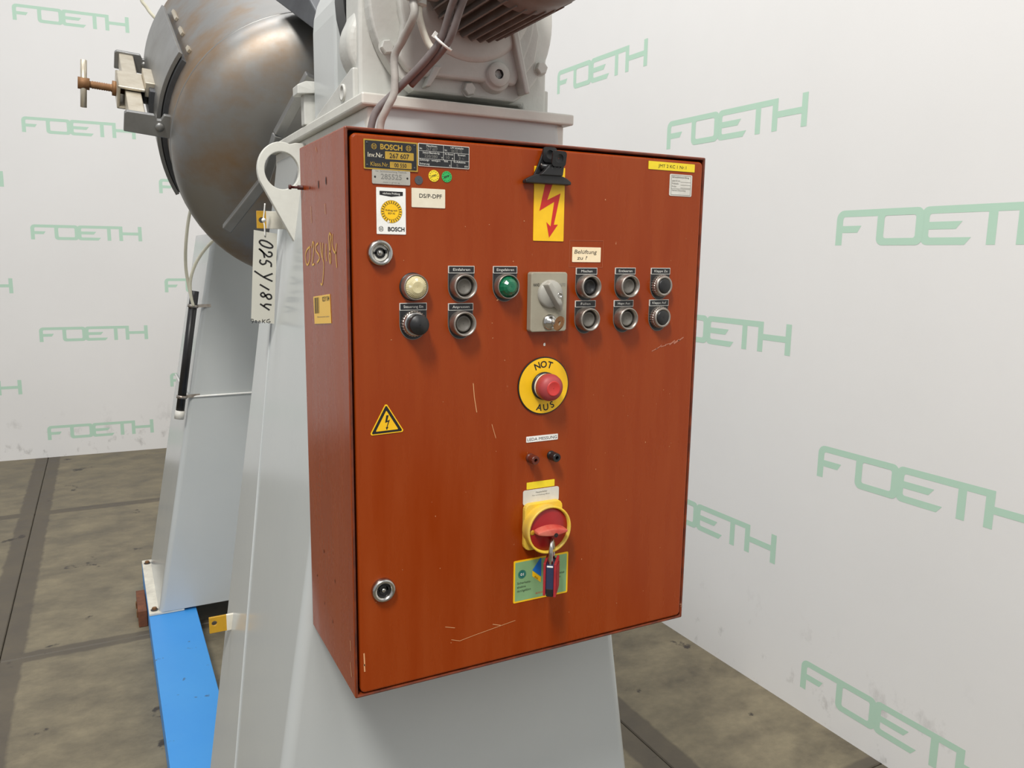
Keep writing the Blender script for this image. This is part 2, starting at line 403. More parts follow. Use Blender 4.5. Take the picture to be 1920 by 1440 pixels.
def add_logo(parent, wallM, u, ztop, k=1.0):
    global logo_me
    if logo_me is None:
        mb = MB()
        for li, poly in enumerate(LQ): mb.plate(poly, 0.0003+0.00003*li, LOGO)
        o, i = LR; n = len(o)
        mb.add([(p[0], p[1], 0.0006) for p in o]+[(p[0], p[1], 0.0006) for p in i], [(a, (a+1) % n, n+(a+1) % n, n+a) for a in range(n)], LOGO)
        me = bpy.data.meshes.new('printed_logo'); me.from_pydata([tuple(p) for p in mb.v], [], mb.f); me.materials.append(LOGO); me.update(); logo_me = me
    ob = bpy.data.objects.new('printed_logo', logo_me); COL.objects.link(ob); ob.parent = parent
    ob.matrix_local = wallM @ T(u, ztop-0.112, 0) @ Matrix.Diagonal((k, 1, 1, 1))
    return ob
# left / back wall: passes (-0.525, 5.984), turned -3.5 degrees
aL = math.radians(-3.0); uL = Vector((math.cos(aL), math.sin(aL), 0)); nL = Vector((math.sin(aL), -math.cos(aL), 0))
ML = Matrix((( uL.x, 0, nL.x, -0.525), (uL.y, 0, nL.y, 5.984), (0, 1, 0, 0), (0, 0, 0, 1)))
# plate in wall frame: x along the wall, y up, z out of the wall
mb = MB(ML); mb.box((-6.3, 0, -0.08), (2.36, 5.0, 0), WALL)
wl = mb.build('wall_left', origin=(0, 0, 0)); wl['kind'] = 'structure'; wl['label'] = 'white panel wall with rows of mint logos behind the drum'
zcols = {0: [3.372, 2.590, 1.808, 1.028, 0.252], 1: [3.76, 2.976, 2.188, 1.404, 0.628]}
for k in range(-5, 2):
    u = -0.212+0.905*k
    for z in zcols[k % 2]: add_logo(wl, ML, u, z)
# right wall: passes (1.871, 1.444), turned 91 degrees; read from far to near
aR = math.radians(91.0); uR = -Vector((math.cos(aR), math.sin(aR), 0)); nR = Vector((-math.sin(aR), math.cos(aR), 0))
MR = Matrix(((uR.x, 0, nR.x, 1.871), (uR.y, 0, nR.y, 1.444), (0, 1, 0, 0), (0, 0, 0, 1)))
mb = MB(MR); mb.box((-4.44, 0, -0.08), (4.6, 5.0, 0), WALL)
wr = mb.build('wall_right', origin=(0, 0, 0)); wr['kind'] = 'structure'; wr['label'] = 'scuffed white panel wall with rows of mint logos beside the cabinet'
zr = {0: [2.560, 1.790, 1.000, 0.205, 3.34], 1: [2.192, 1.401, 0.616, 2.98]}
for k in range(-2, 5):
    u = -0.275+0.895*k
    for z in zr[(k+1) % 2]: add_logo(wr, MR, u, z, 0.972)

# ------------------------------------------------------------------ blue beams under the machine
def beam_obj(x0, x1, label):
    mb = MB(); y0, y1 = -0.1, 3.045; zt = 0.112
    # rectangular hollow section, open at the ends
    t = 0.006
    outer = [(x0, 0.0), (x1, 0.0), (x1, zt), (x0, zt)]; inner = [(x0+t, t), (x1-t, t), (x1-t, zt-t), (x0+t, zt-t)]
    Mx = Matrix(((1,0,0,0),(0,0,1,0),(0,1,0,0),(0,0,0,1)))
    mb.ringplate(outer, inner, y0, y1, BLUEB, M=Mx)
    o = mb.build('steel_beam', origin=((x0+x1)/2, (y0+y1)/2, 0), bevel=0.005)
    return tag(o, label, 'beam')
beam_obj(-0.198, -0.012, 'blue painted steel beam on the floor under the left feet')
beam_obj(0.612, 0.798, 'blue painted steel beam on the floor under the right feet, behind the front pedestal')
mb = MB(); mb.box((-0.236, 2.56, 0.001), (-0.2, 2.80, 0.075), WOODB)
for yy in (2.62, 2.72): mb.box((-0.241, yy, 0.02), (-0.236, yy+0.02, 0.05), RUST)
tag(mb.build('rusty_block', origin=(-0.218, 2.68, 0.001), bevel=0.004), 'small rust brown block on the floor against the blue beam', 'block')

# ------------------------------------------------------------------ tapered support pedestals
def pedestal(y0, y1, y1t, zb, zt, hb, ht, label):
    t = thing('support_pedestal', label, 'pedestal', (0.30, (y0+y1)/2, 0.112))
    R = 0.022
    mb = MB(); vs = []; fs = []
    def ring(z):
        h = hb+(ht-hb)*(z-zb)/(zt-zb); yr = y1+(y1t-y1)*(z-zb)/(zt-zb); out = []
        for cx, cy, a in ((0.30+h-R, y0+R, -90), (0.30+h-R, yr-R, 0), (0.30-h+R, yr-R, 90), (0.30-h+R, y0+R, 180)):
            for i in range(5):
                tt = math.radians(a+90*i/4); out.append((cx+R*math.cos(tt), cy+R*math.sin(tt), z))
        return out
    n = 20
    for z in (zb, zt): vs += ring(z)
    mb.add(vs, [tuple(range(n-1, -1, -1)), tuple(range(n, 2*n))], GREY)
    # flat faces flat, bends smooth
    for i in range(n):
        j = (i+1) % n; mb.f.append([i, j, n+j, n+i]); mb.m.append(0); mb.sm.append(True)
    col = mb.build('column', t)
    ns = col.modifiers.new('wn', 'WEIGHTED_NORMAL'); ns.keep_sharp = True; ns.weight = 100
    # base plate with bolts
    for sx in (-1, 1):
        mb = MB(); x0 = 0.30+sx*(hb+0.038); x1 = 0.30+sx*(hb-0.10)
        mb.box((min(x0, x1), y0+0.004, 0.112), (max(x0, x1), y1+0.03, 0.124), WHITEP)
        bp = mb.build('base_plate', t, bevel=0.003)
        for yy in (y0+0.035, y1-0.02):
            mb = MB(T(0.30+sx*(hb+0.016), yy, 0.124)); mb.lathe([(0.015, 0), (0.015, 0.003), (0.001, 0.003)], STEEL_D, 16, smooth=False)
            mb.lathe([(0.0095, 0.003), (0.0095, 0.012), (0.001, 0.012)], RUST, 6, smooth=False)
            mb.build('bolt', bp)
    return t, (lambda z: hb+(ht-hb)*(z-zb)/(zt-zb))
ped, half = pedestal(0.262, 0.925, 1.03, 0.124, 1.868, 0.4535, 0.184, 'tapered glossy grey steel pedestal carrying the orange cabinet')
far, halff = pedestal(2.40, 3.02, 3.02, 0.124, 1.70, 0.459, 0.1785, 'tapered grey steel pedestal at the back below the drum')

# near pedestal: collar, top plate, side seam, lug, bracket tabs
mb = MB(); mb.box((0.113, 0.264, 1.80), (0.487, 1.02, 1.868), GREYW); mb.build('collar', ped, bevel=0.004)
mb = MB(); mb.box((0.100, 0.25, 1.868), (0.500, 1.03, 1.887), GREYW); mb.build('top_plate', ped, bevel=0.003, label='pale grey top plate under the gearbox')
mb = MB()
pts = []
for i in range(9):
    z = 0.15+i*0.2; y = 0.60+0.21*(z-0.35); pts.append((0.30-half(z)-0.0005, y, z))
mb.tube(pts, 0.0022, GREY, 6); mb.build('weld_seam', ped)
# lifting lug: teardrop plate with a round hole
yl = 0.70
n = 40; outer = []; inner = []
c = (0.0625, 1.800); ro = 0.0585; ri = 0.0385; rx = 0.0500
for i in range(n):
    a = 2*PI*i/n; inner.append((c[0]+ri*math.cos(a)*0.93, c[1]+ri*math.sin(a)))
key = [(0.150, 1.862), (0.10, 1.862)]
for i in range(n):
    a = 2*PI*i/n; d = Vector((math.cos(a), math.sin(a))); best = 1/math.sqrt((d.x/rx)**2+(d.y/ro)**2)
    deg = math.degrees(a) % 360
    if deg < 70 or deg > 290:      # right hand side runs on behind the cabinet
        best = min((0.135-c[0])/max(d.x, 1e-3), abs(((1.858 if d.y > 0 else 1.62)-c[1])/d.y) if abs(d.y) > 1e-3 else 9)
    elif 205 < deg <= 290:         # lower left edge slopes to the pedestal
        ax_, ay_ = c[0]+rx*math.cos(math.radians(205)), c[1]+ro*math.sin(math.radians(205)); bx_, by_ = 0.088, 1.645
        ex, ey = bx_-ax_, by_-ay_; den = d.x*ey-d.y*ex
        if abs(den) > 1e-6:
            tt = ((ax_-c[0])*ey-(ay_-c[1])*ex)/den
            if tt > 0: best = tt
        best = min(best, 0.19)
    outer.append((c[0]+d.x*best, c[1]+d.y*best))
mb = MB(faceY(yl)); mb.ringplate(outer, inner, -0.016, 0, GREYW); mb.build('lifting_lug', ped, bevel=0.0015, label='pale grey teardrop lifting lug with a round hole')
def tab(z0, z1, x0, x1, xm, y, hx, hz, nm):
    mb = MB(faceY(y))
    zm = (z0+z1)/2
    o1 = [(x0, z0), (x1, z0), (x1, zm), (x1, z1), (x0, z1), (x0, zm), (x0, z0+0.001), (x0+0.001, z0)]
    m = 16; h = circ(hx, hz, 0.0062, m)
    ob = []
    for p in h:
        d = Vector((p[0]-hx, p[1]-hz)).normalized()
        k = min(((x1-0.0-hx) if d.x > 0 else (x0-hx))/d.x if abs(d.x) > 1e-6 else 9, ((z1-hz) if d.y > 0 else (z0-hz))/d.y if abs(d.y) > 1e-6 else 9)
        ob.append((hx+d.x*k, hz+d.y*k))
    # snap corners
    for cx, cz in ((x0, z0), (x1, z0), (x1, z1), (x0, z1)):
        j = min(range(m), key=lambda i: (ob[i][0]-cx)**2+(ob[i][1]-cz)**2); ob[j] = (cx, cz)
    mb.ringplate(ob, h, -0.006, 0, OCHRE)
    mb.box((xm, z0, -0.007), (x1+0.05, z1, 0.0008), WHITEP)
    mb.build(nm, ped, bevel=0.0008, label='ochre bracket tab with a hole and flaking white paint')
tab(1.6816, 1.7198, 0.0239, 0.0477, 0.044, 0.797, 0.0343, 1.6997, 'bracket_tab')
tab(0.722, 0.762, -0.1105, -0.070, -0.071, 0.865, -0.0985, 0.746, 'bracket_tab')

# far pedestal: indicator tube with clamps, rope
pt0 = Vector((0.044, 2.385, 1.470)); pt1 = Vector((-0.035, 2.385, 0.985))
mb = MB(); mb.tube([pt0, pt1], 0.0165, BLACK, 16); tb = mb.build('indicator_tube', far, label='black tube clipped along the left edge')
mb = MB(); mb.tube([pt1, pt1+(pt1-pt0).normalized()*0.035], 0.0185, GREYL, 16); mb.build('end_cap', tb)
for k in (0.125, 0.885):
    q = pt0.lerp(pt1, k); d = (pt1-pt0).normalized()
    mb = MB(); mb.tube([q-d*0.006, q+d*0.006], 0.0205, CHROME_R, 16); mb.beam(q, q+Vector((0.07, 0.02, 0)), 0.010, 0.012, CHROME_R); mb.build('hose_clamp', tb)
zz = 1.036
mb = MB(); h_ = halff(zz)+0.004
mb.tube([(0.30-h_, 3.0, zz+0.01), (0.30-h_-0.002, 2.43, zz+0.004), (0.30-h_+0.004, 2.397, zz), (0.30-0.15, 2.394, zz+0.002), (0.30+0.15, 2.394, zz+0.002), (0.30+h_-0.004, 2.397, zz)], 0.0042, WHITEL, 8)
tag(mb.build('tie_rope', origin=(0.30, 2.4, zz)), 'thin white rope tied round the back pedestal', 'rope')

# ------------------------------------------------------------------ mixing drum (tilted)
tl = math.radians(27.3)
DC = Vector((0.30, 1.378, 1.914)); AX = Vector((0, math.cos(tl), math.sin(tl))); E1 = Vector((1, 0, 0)); E2 = Vector((0, -math.sin(tl), math.cos(tl)))
MD = Matrix(((E1.x, E2.x, AX.x, DC.x), (E1.y, E2.y, AX.y, DC.y), (E1.z, E2.z, AX.z, DC.z), (0, 0, 0, 1)))
DR = 0.397; DLn = 0.74
drum = thing('mixing_drum', 'stained bare steel mixing drum with a dished end, tilted between the pedestals', 'mixer drum', (0.30, 1.70, 1.90))
def dome(d, k=2.5, n=14): return [(DR*(1-(i/n)**k)**(1/k), d*i/n) for i in range(n+1)]
near = [(r, -z) for r, z in dome(0.15)]
mb = MB(MD)
prof = [(max(r, 0.0005), z) for r, z in reversed(near)]
mb.lathe(prof+[(DR+0.0001, 0.004)], STEEL, 72, cap=False); mb.build('dished_end', drum)
mb = MB(MD); mb.lathe([(DR, 0.004), (DR, DLn*0.5), (DR, DLn-0.004)], STEEL, 72, cap=False); mb.build('shell', drum)
mb = MB(MD); mb.lathe([(DR+0.0001, DLn-0.004)]+[(max(r, 0.0005), DLn+z) for r, z in dome(0.13)], STEEL, 72, cap=False); mb.build('dished_end', drum)
mb = MB(MD); mb.lathe([(DR-0.001, -0.0005), (DR+0.0014, 0.001), (DR+0.0014, 0.0035), (DR-0.001, 0.005)], STEEL_G, 72, cap=False); mb.build('weld_seam', drum)
# curved hatch with frame and gasket
def patch(mb, r0, r1, a0, a1, s0, s1, m, seg=20):
    vs = []; fs = []
    for i in range(seg+1):
        a = math.radians(a0+(a1-a0)*i/seg); ca, sa = math.cos(a), math.sin(a)
        vs += [(r0*ca, r0*sa, s0), (r1*ca, r1*sa, s0), (r1*ca, r1*sa, s1), (r0*ca, r0*sa, s1)]
    for i in range(seg):
        b = 4*i
        for k in range(4): fs.append((b+k, b+4+k, b+4+(k+1) % 4, b+(k+1) % 4))
    fs += [(0, 1, 2, 3), (4*seg+3, 4*seg+2, 4*seg+1, 4*seg)]
    mb.add(vs, fs, m)
mb = MB(MD); patch(mb, DR-0.002, DR+0.012, 150.5, 206.5, 0.108, 0.63, STEEL_D); mb.build('hatch_frame', drum)
mb = MB(MD); patch(mb, DR+0.015, DR+0.026, 149.0, 208, 0.123, 0.64, STEEL_G); hatch = mb.build('hatch', drum, bevel=0.001, label='curved grey steel hatch plate')
mb = MB(MD); patch(mb, DR+0.0125, DR+0.0145, 150, 207, 0.127, 0.636, BLACK); mb.build('gasket', hatch)
for i in range(3):
    mb = MB(MD); patch(mb, DR, DR+0.007, 146.2, 147.6, 0.135+0.17*i, 0.175+0.20*i, STEEL_B, 3); mb.build('weld_bead', drum)
# hatch bow clamp: two arms, cross bar, yoke, spindle with T handle
ph = math.radians(175.8); CK = -0.012
MC = MD @ RZ(ph) @ T(CK, 0, 0)      # local x radial outwards, y tangential, z axial
mb = MB(MC)
def arm(s):
    mb = MB(MC @ T(0, 0, s))
    Mx = Matrix(((1,0,0,0),(0,0,1,0),(0,-1,0,0),(0,0,0,1)))
    poly = [(DR-0.004-CK, -0.034), (DR+0.026, -0.034), (DR+0.034, -0.018), (DR+0.044, -0.018), (DR+0.050, -0.030), (DR+0.118, -0.030), (DR+0.124, -0.024), (DR+0.124, 0.026), (DR-0.004-CK, 0.030)]
    mb.prism(poly, -0.008, 0.008, STEEL_G)
    o = mb.build('clamp_arm', drum, bevel=0.002)
    mb = MB(MC @ T(DR+0.036, 0, s)); mb.lathe([(0.0005, -0.016), (0.011, -0.016), (0.012, -0.013), (0.012, 0.013), (0.011, 0.016), (0.0005, 0.016)], STEEL_G, 16)
    mb.build('pin', o)
arm(0.060); arm(0.622)
mb = MB(MC); mb.box((DR+0.070, -0.024, 0.068), (DR+0.112, 0.020, 0.614), STEEL_B); mb.build('clamp_bar', drum, bevel=0.003, label='bright steel clamp bar across the hatch')
mb = MB(MC); s0, s1 = 0.24, 0.39
for a, b in (((DR+0.060, 0.022, s0), (DR+0.132, 0.030, s1)), ((DR+0.060, -0.036, s0), (DR+0.132, -0.028, s1)), ((DR+0.124, -0.036, s0), (DR+0.132, 0.030, s1))): mb.box(a, b, STEEL_B)
yk = mb.build('yoke', drum, bevel=0.003)
MS = MC @ T(0, -0.003, 0.315) @ Matrix.Rotation(PI/2, 4, 'Y')
mb = MB(MS); 
prof = [(0.012, DR+0.03), (0.012, DR+0.13), (0.021, DR+0.13), (0.021, DR+0.142), (0.011, DR+0.142)]
for i in range(9): prof += [(0.0112, DR+0.144+0.006*i), (0.0095, DR+0.147+0.006*i)]
prof += [(0.0095, DR+0.20), (0.0165, DR+0.20), (0.0165, DR+0.230), (0.0005, DR+0.230)]
mb.lathe(prof, RUST, 16); sp = mb.build('spindle', drum, label='rusty threaded clamp spindle')
mb = MB(MC); mb.tube([(DR+0.215, 0.056, 0.285), (DR+0.215, -0.003, 0.315), (DR+0.215, -0.060, 0.345)], 0.0085, STEEL_B, 12); mb.build('t_handle', sp)
mb = MB(MC); mb.box((DR+0.024, -0.040, 0.225), (DR+0.050, 0.040, 0.41), STEEL_D)
mb.box((DR+0.028, -0.052, 0.26), (DR+0.060, -0.010, 0.40), STEEL_B); mb.lathe([(0.030, 0.030+DR), (0.030, DR+0.062), (0.020, DR+0.066)], STEEL_D, 20, M=T(0, -0.003, 0.315) @ Matrix.Rotation(PI/2, 4, 'Y'))
mb.build('pressure_pad', drum, bevel=0.002)
# trunnion shaft and carrying arms
mb = MB(); mb.lathe([(0.075, 0.93), (0.075, 1.02), (0.055, 1.02), (0.055, 1.30)], STEEL_D, 28, M=T(0.30, 0, 2.047) @ Matrix.Rotation(-PI/2, 4, 'X')); mb.build('trunnion', drum)
mb = MB()
P0 = Vector((0.30, 0.93, 2.05)); 
vs = [(0.200, 0.94, 2.150), (0.42, 0.94, 2.150), (0.44, 1.20, 2.290), (0.155, 1.20, 2.283), (0.210, 0.94, 2.182), (0.42, 0.94, 2.182), (0.44, 1.11, 2.335), (0.195, 1.11, 2.325)]
mb.add(vs, [(3,2,1,0),(4,5,6,7),(0,1,5,4),(1,2,6,5),(2,3,7,6),(3,0,4,7)], STEEL_D); mb.build('carrying_arm', drum, bevel=0.003)
mb = MB()
for a, b in (((0.200, 1.00, 2.062), (0.135, 1.09, 1.925)), ((0.135, 1.09, 1.925), (0.106, 1.155, 1.812)), ((0.106, 1.155, 1.812), (0.022, 1.252, 1.690))): mb.beam(a, b, 0.026, 0.022, STEEL_G, upv=(0.3, -1, 0.2))
mb.build('carrying_arm', drum, bevel=0.003)

# ------------------------------------------------------------------ gear motor on the top plate
gm = thing('gear_motor', 'grey painted gearbox with a brown finned electric motor on the top plate', 'gear motor', (0.30, 0.40, 1.887))
F = faceY(0.0)
gc = (0.299, 2.047)
# housing
mb = MB(F)
hp = [(0.116, 1.8875), (0.190, 1.8875), (0.205, 1.906), (0.425, 1.906), (0.432, 1.8875), (0.478, 1.8875), (0.478, 2.14)]+[(0.297+0.181*math.cos(math.radians(a)), 2.12+0.17*math.sin(math.radians(a))) for a in range(10, 180, 12)]+[(0.118, 2.10)]
mb.prism(hp, -0.396, -0.318, GREY_R, smooth=False)
hous = mb.build('housing', gm, bevel=0.006, bseg=3)
# rounded side lobe
mb = MB(F)
lob = [(0.180+0.078*math.cos(math.radians(a)), 1.982+0.075*math.sin(math.radians(a))) for a in range(150, 275, 9)]+[(0.31, 1.92), (0.31, 2.32), (0.245, 2.32)]
mb.prism(list(lob), -0.398, -0.330, GREY_R, smooth=True); mb.build('side_lobe', gm, bevel=0.014, bseg=4)
# foot web (triangular)
Xf = Matrix(((0,0,1,0.108),(1,0,0,0),(0,1,0,0),(0,0,0,1)))   # local x = world y, local y = world z, local z = world x
mb = MB(Xf); mb.prism([(0.326, 1.8875), (0.62, 1.8875), (0.60, 1.893), (0.340, 1.940), (0.326, 1.940)], 0.0, 0.03, GREY_R); ft = mb.build('foot', gm, bevel=0.003)
mb = MB(T(0.108, 0.385, 1.908) @ Matrix.Rotation(-PI/2, 4, 'Y')); mb.lathe([(0.0145, 0.0), (0.0145, 0.0035), (0.0105, 0.0035), (0.0095, 0.0008), (0.0005, 0.0008)], GREY_R, 20); mb.build('foot_bolt', ft)
mb = MB(Xf); mb.prism([(0.326, 1.8875), (0.60, 1.8875), (0.340, 1.940), (0.326, 1.940)], 0.35, 0.38, GREY_R); mb.build('foot', gm, bevel=0.003)
# bearing block arch behind
mb = MB(F)
bp = [(0.112, 1.8875), (0.488, 1.8875)]+[(0.30+0.188*math.cos(math.radians(a)), 2.055+0.17*math.sin(math.radians(a))) for a in range(0, 181, 9)]
mb.prism(bp, -0.612, -0.452, GREY, smooth=False); mb.build('bearing_block', gm, bevel=0.005)
mb = MB(); mb.lathe([(0.186, 0.398), (0.186, 0.4515)], BLACK, 40, M=T(0.30, 0, 2.075) @ Matrix.Rotation(-PI/2, 4, 'X')); mb.lathe([(0.05, 0.60), (0.05, 0.92)], STEEL_D, 24, M=T(0.30, 0, 2.047) @ Matrix.Rotation(-PI/2, 4, 'X')); mb.build('shaft_with_shade_disc', gm)  # black disc paints the deep shade behind the housing; the thin shaft is real
# anchor post with cap
mb = MB(); mb.box((0.098, 0.640, 1.8875), (0.124, 0.668, 1.948), GREY_R)
mb.add([(0.083,0.628,1.944),(0.124,0.625,1.950),(0.128,0.672,1.950),(0.083,0.672,1.944),(0.083,0.628,1.962),(0.10,0.628,1.972),(0.128,0.640,1.974),(0.124,0.672,1.974),(0.10,0.672,1.972),(0.083,0.672,1.962)],
       [(0,3,2,1),(4,5,6,7,8,9),(0,1,6,5,4),(1,2,7,6),(2,3,9,8,7),(3,0,4,9)], GREY_R); mb.build('anchor_post', gm, bevel=0.002)
# cover flange: circle with flat bottom
cov = []
for i in range(64):
    a = 2*PI*i/64; x = gc[0]+0.1735*math.cos(a); z = gc[1]+0.1735*math.sin(a)
    cov.append((x, max(z, 1.905)))
mb = MB(F); mb.prism(cov, -0.318, -0.288, GREY_R); cover = mb.build('gear_cover', gm, bevel=0.004, bseg=2)
# raised cover body: hub, boss panel, ribs
mb = MB(F @ T(0, 0, -0.29)); 
bod = [(gc[0]+0.128*math.cos(math.radians(a)), gc[1]+0.128*math.sin(math.radians(a))) for a in range(-18, 200, 8)]+[(0.168, 1.955), (0.186, 1.932), (0.215, 1.928), (0.39, 1.930)]
mb.prism(bod, 0, 0.020, GREY_R, smooth=True)
mb.lathe([(0.124, 0.0), (0.121, 0.022), (0.116, 0.027), (0.02, 0.028)], GREY_R, 48, M=T(gc[0], 2.080, 0))
mb.build('cover_body', gm, bevel=0.006, bseg=3)
mb = MB(F @ T(0, 0, -0.289))
for poly, hg in (([(0.402, 1.915), (0.412, 1.917), (0.386, 2.02), (0.372, 2.02)], 0.032), ([(0.215, 1.910), (0.224, 1.910), (0.246, 1.945), (0.232, 1.945)], 0.024), ([(0.40, 1.94), (0.428, 1.975), (0.436, 2.02), (0.42, 2.09), (0.385, 2.09), (0.385, 2.0)], 0.018)):
    mb = MB(F @ T(0, 0, -0.289)); mb.prism(poly, 0, hg, GREY_R); mb.build('cover_rib', gm, bevel=0.003)
def hexbolt(x, z, y, r=0.0115, hgt=0.011, m=GREY_R, nm='cover_bolt', rot=0.2):
    mb = MB(F @ T(x, z, -y) @ RZ(rot)); mb.lathe([(r*1.15, 0), (r*1.15, 0.0015), (r*1.0, 0.0015)], m, 18, smooth=False)
    mb.lathe([(r, 0.0015), (r, hgt*0.85), (r*0.85, hgt), (0.0005, hgt)], m, 6, smooth=False); mb.build(nm, gm)
for x, z in ((0.154, 1.968), (0.303, 1.917), (0.447, 1.968), (0.16, 2.125), (0.44, 2.125)): hexbolt(x, z, 0.288)
mb = MB(F @ T(0.458, 2.028, -0.318)); mb.lathe([(0.005, -0.003), (0.0055, 0.0006), (0.0038, 0.0006), (0.0036, -0.002), (0.0005, -0.002)], RUST, 12); mb.build('bolt_hole', gm)
mb = MB(F @ T(0.352, 1.944, -0.285)); mb.lathe([(0.030, -0.004), (0.0275, 0.012), (0.0255, 0.014), (0.0215, 0.014), (0.021, 0.021), (0.0198, 0.0222), (0.0082, 0.0222)], GREY_R, 28, cap=False)
pl = mb.build('oil_plug', gm, label='grey oil plug with a hex socket')
mb = MB(F @ T(0.352, 1.944, -0.285)); mb.lathe([(0.0086, 0.0222), (0.0082, 0.012), (0.0005, 0.012)], BLACK, 6, smooth=False, cap=False); mb.build('hex_socket', pl)
# motor
mc = (0.302, 2.092)
MMo = F @ T(mc[0], mc[1], 0)      # local z towards the viewer (-y)
mb = MB(MMo); mb.lathe([(0.094, -0.275), (0.094, -0.262), (0.086, -0.258), (0.086, -0.06), (0.07, -0.058)], MOTOR, 48); mot = mb.build('motor_body', gm)
fin = None
nf = 40
for i in range(nf):
    a = 2*PI*i/nf+0.05
    Mf = MMo @ RZ(a)
    mb = MB(Mf); mb.prism([(0.083, -0.0018), (0.106, -0.0013), (0.106, 0.0013), (0.083, 0.0018)], -0.246, -0.052, MOTOR)
    # forked foot of each fin
    mb.add([(0.083,-0.0018,-0.246),(0.106,-0.0013,-0.246),(0.097,-0.0018,-0.260),(0.083,-0.0018,-0.260),(0.083,0.0018,-0.246),(0.106,0.0013,-0.246),(0.097,0.0018,-0.260),(0.083,0.0018,-0.260)], [(0,1,2,3),(7,6,5,4),(1,5,6,2),(2,6,7,3)], MOTOR)
    mb.build('cooling_fin', mot, origin=mot['_o'])
mb = MB(MMo); mb.lathe([(0.099, -0.074), (0.104, -0.072), (0.104, -0.02), (0.099, 0.02), (0.090, 0.034), (0.0005, 0.036)], MOTOR, 48); mb.build('fan_cowl', gm)
mb = MB(); mb.box((0.110, 0.085, 2.018), (0.205, 0.185, 2.16), MOTOR); tb_ = mb.build('terminal_box', gm, bevel=0.006)
for x, y in ((0.150, 0.125), (0.133, 0.102)):
    mb = MB(T(x, y, 1.990)); mb.lathe([(0.008, 0), (0.0125, 0.002), (0.0125, 0.014), (0.010, 0.028)], GREY_R, 8, smooth=False); mb.build('cable_gland', tb_)

# cables
def cable(name, pts, r, m, label):
    P = smooth_path(pts, 6); mb = MB(); mb.tube(P, r, m, 12)
    return tag(mb.build(name, origin=P[-1]), label, 'cable')
cable('power_cable', [(0.133,0.102,1.990),(0.133,0.10,1.969),(0.128,0.13,1.944),(0.121,0.15,1.923),(0.121,0.150,1.891),(0.119,0.150,1.868),(0.110,0.155,1.848),(0.103,0.165,1.826),(0.104,0.170,1.797)], 0.0058, CABLEG, 'grey cable hanging from the motor box to the cabinet top, leftmost')
cable('power_cable', [(0.150,0.125,1.990),(0.149,0.12,1.975),(0.156,0.12,1.953),(0.166,0.12,1.936),(0.178,0.112,1.926)], 0.0052, CABLEW, 'short off-white cable looping from the motor box into the tied bundle')
cable('power_cable', [(0.165,0.120,2.158),(0.160,0.09,2.19),(0.172,0.045,2.17),(0.182,0.012,2.09),(0.180,0.014,2.03),(0.174,0.03,1.999),(0.173,0.06,1.972),(0.170,0.088,1.939),(0.156,0.112,1.914),(0.137,0.142,1.889),(0.120,0.168,1.868),(0.102,0.178,1.848),(0.094,0.182,1.826),(0.092,0.186,1.797)], 0.0056, CABLEB, 'mauve grey cable running from above the motor down to the cabinet top')
cable('power_cable', [(0.185,0.120,2.158),(0.182,0.085,2.195),(0.192,0.040,2.175),(0.199,0.010,2.09),(0.196,0.014,2.03),(0.189,0.03,2.001),(0.184,0.05,1.974),(0.180,0.075,1.941),(0.174,0.100,1.924),(0.162,0.126,1.906),(0.146,0.150,1.884)], 0.0056, CABLEB, 'mauve grey cable strapped behind its twin by a white tie')
mb = MB(T(0.1735, 0.088, 1.934) @ Matrix.Rotation(0.55, 4, 'Y') @ Matrix.Rotation(0.5, 4, 'X'))
mb.lathe([(0.0145, -0.0018), (0.0155, -0.0018), (0.0155, 0.0018), (0.0145, 0.0018), (0.0145, -0.0018)], WHITEL, 24, cap=False); mb.box((-0.019, -0.002, -0.0025), (-0.014, 0.002, 0.006), WHITEL)
tag(mb.build('cable_tie', origin=(0.1735, 0.088, 1.934)), 'white cable tie round the two mauve grey cables', 'cable tie')
def hose(pts, label):
    P = smooth_path(pts, 8); mb = MB(); mb.tube(P, 0.0062, HOSE, 10); tag(mb.build('air_hose', origin=P[-1]), label, 'hose')
hose([(0.2,2.36,2.62),(0.02,2.3,2.64),(-0.089,2.3,2.547),(-0.077,2.3,2.503),(-0.05,2.3,2.47),(0.0,2.32,2.43)], 'thin milky hose curving behind the top of the steel hatch')
hose([(0.16,2.30,1.86),(0.07,2.3,1.85),(0.035,2.3,1.783),(0.014,2.3,1.671),(0.012,2.35,1.568),(0.022,2.37,1.485),(0.030,2.372,1.440)], 'thin milky hose hanging left of the other down to the black tube')
hose([(0.17,2.385,1.705),(0.117,2.36,1.669),(0.061,2.36,1.599),(0.030,2.36,1.525),(0.026,2.365,1.46),(0.034,2.366,1.41)], 'thin milky hose arching from the back pedestal top to the black tube')

# ------------------------------------------------------------------ control cabinet
Z0 = 0.993; Z1 = 1.793
cab = thing('control_cabinet', 'orange painted steel control cabinet with push buttons and switches', 'control cabinet', (0.30, 0.13, Z0))
mb = MB()
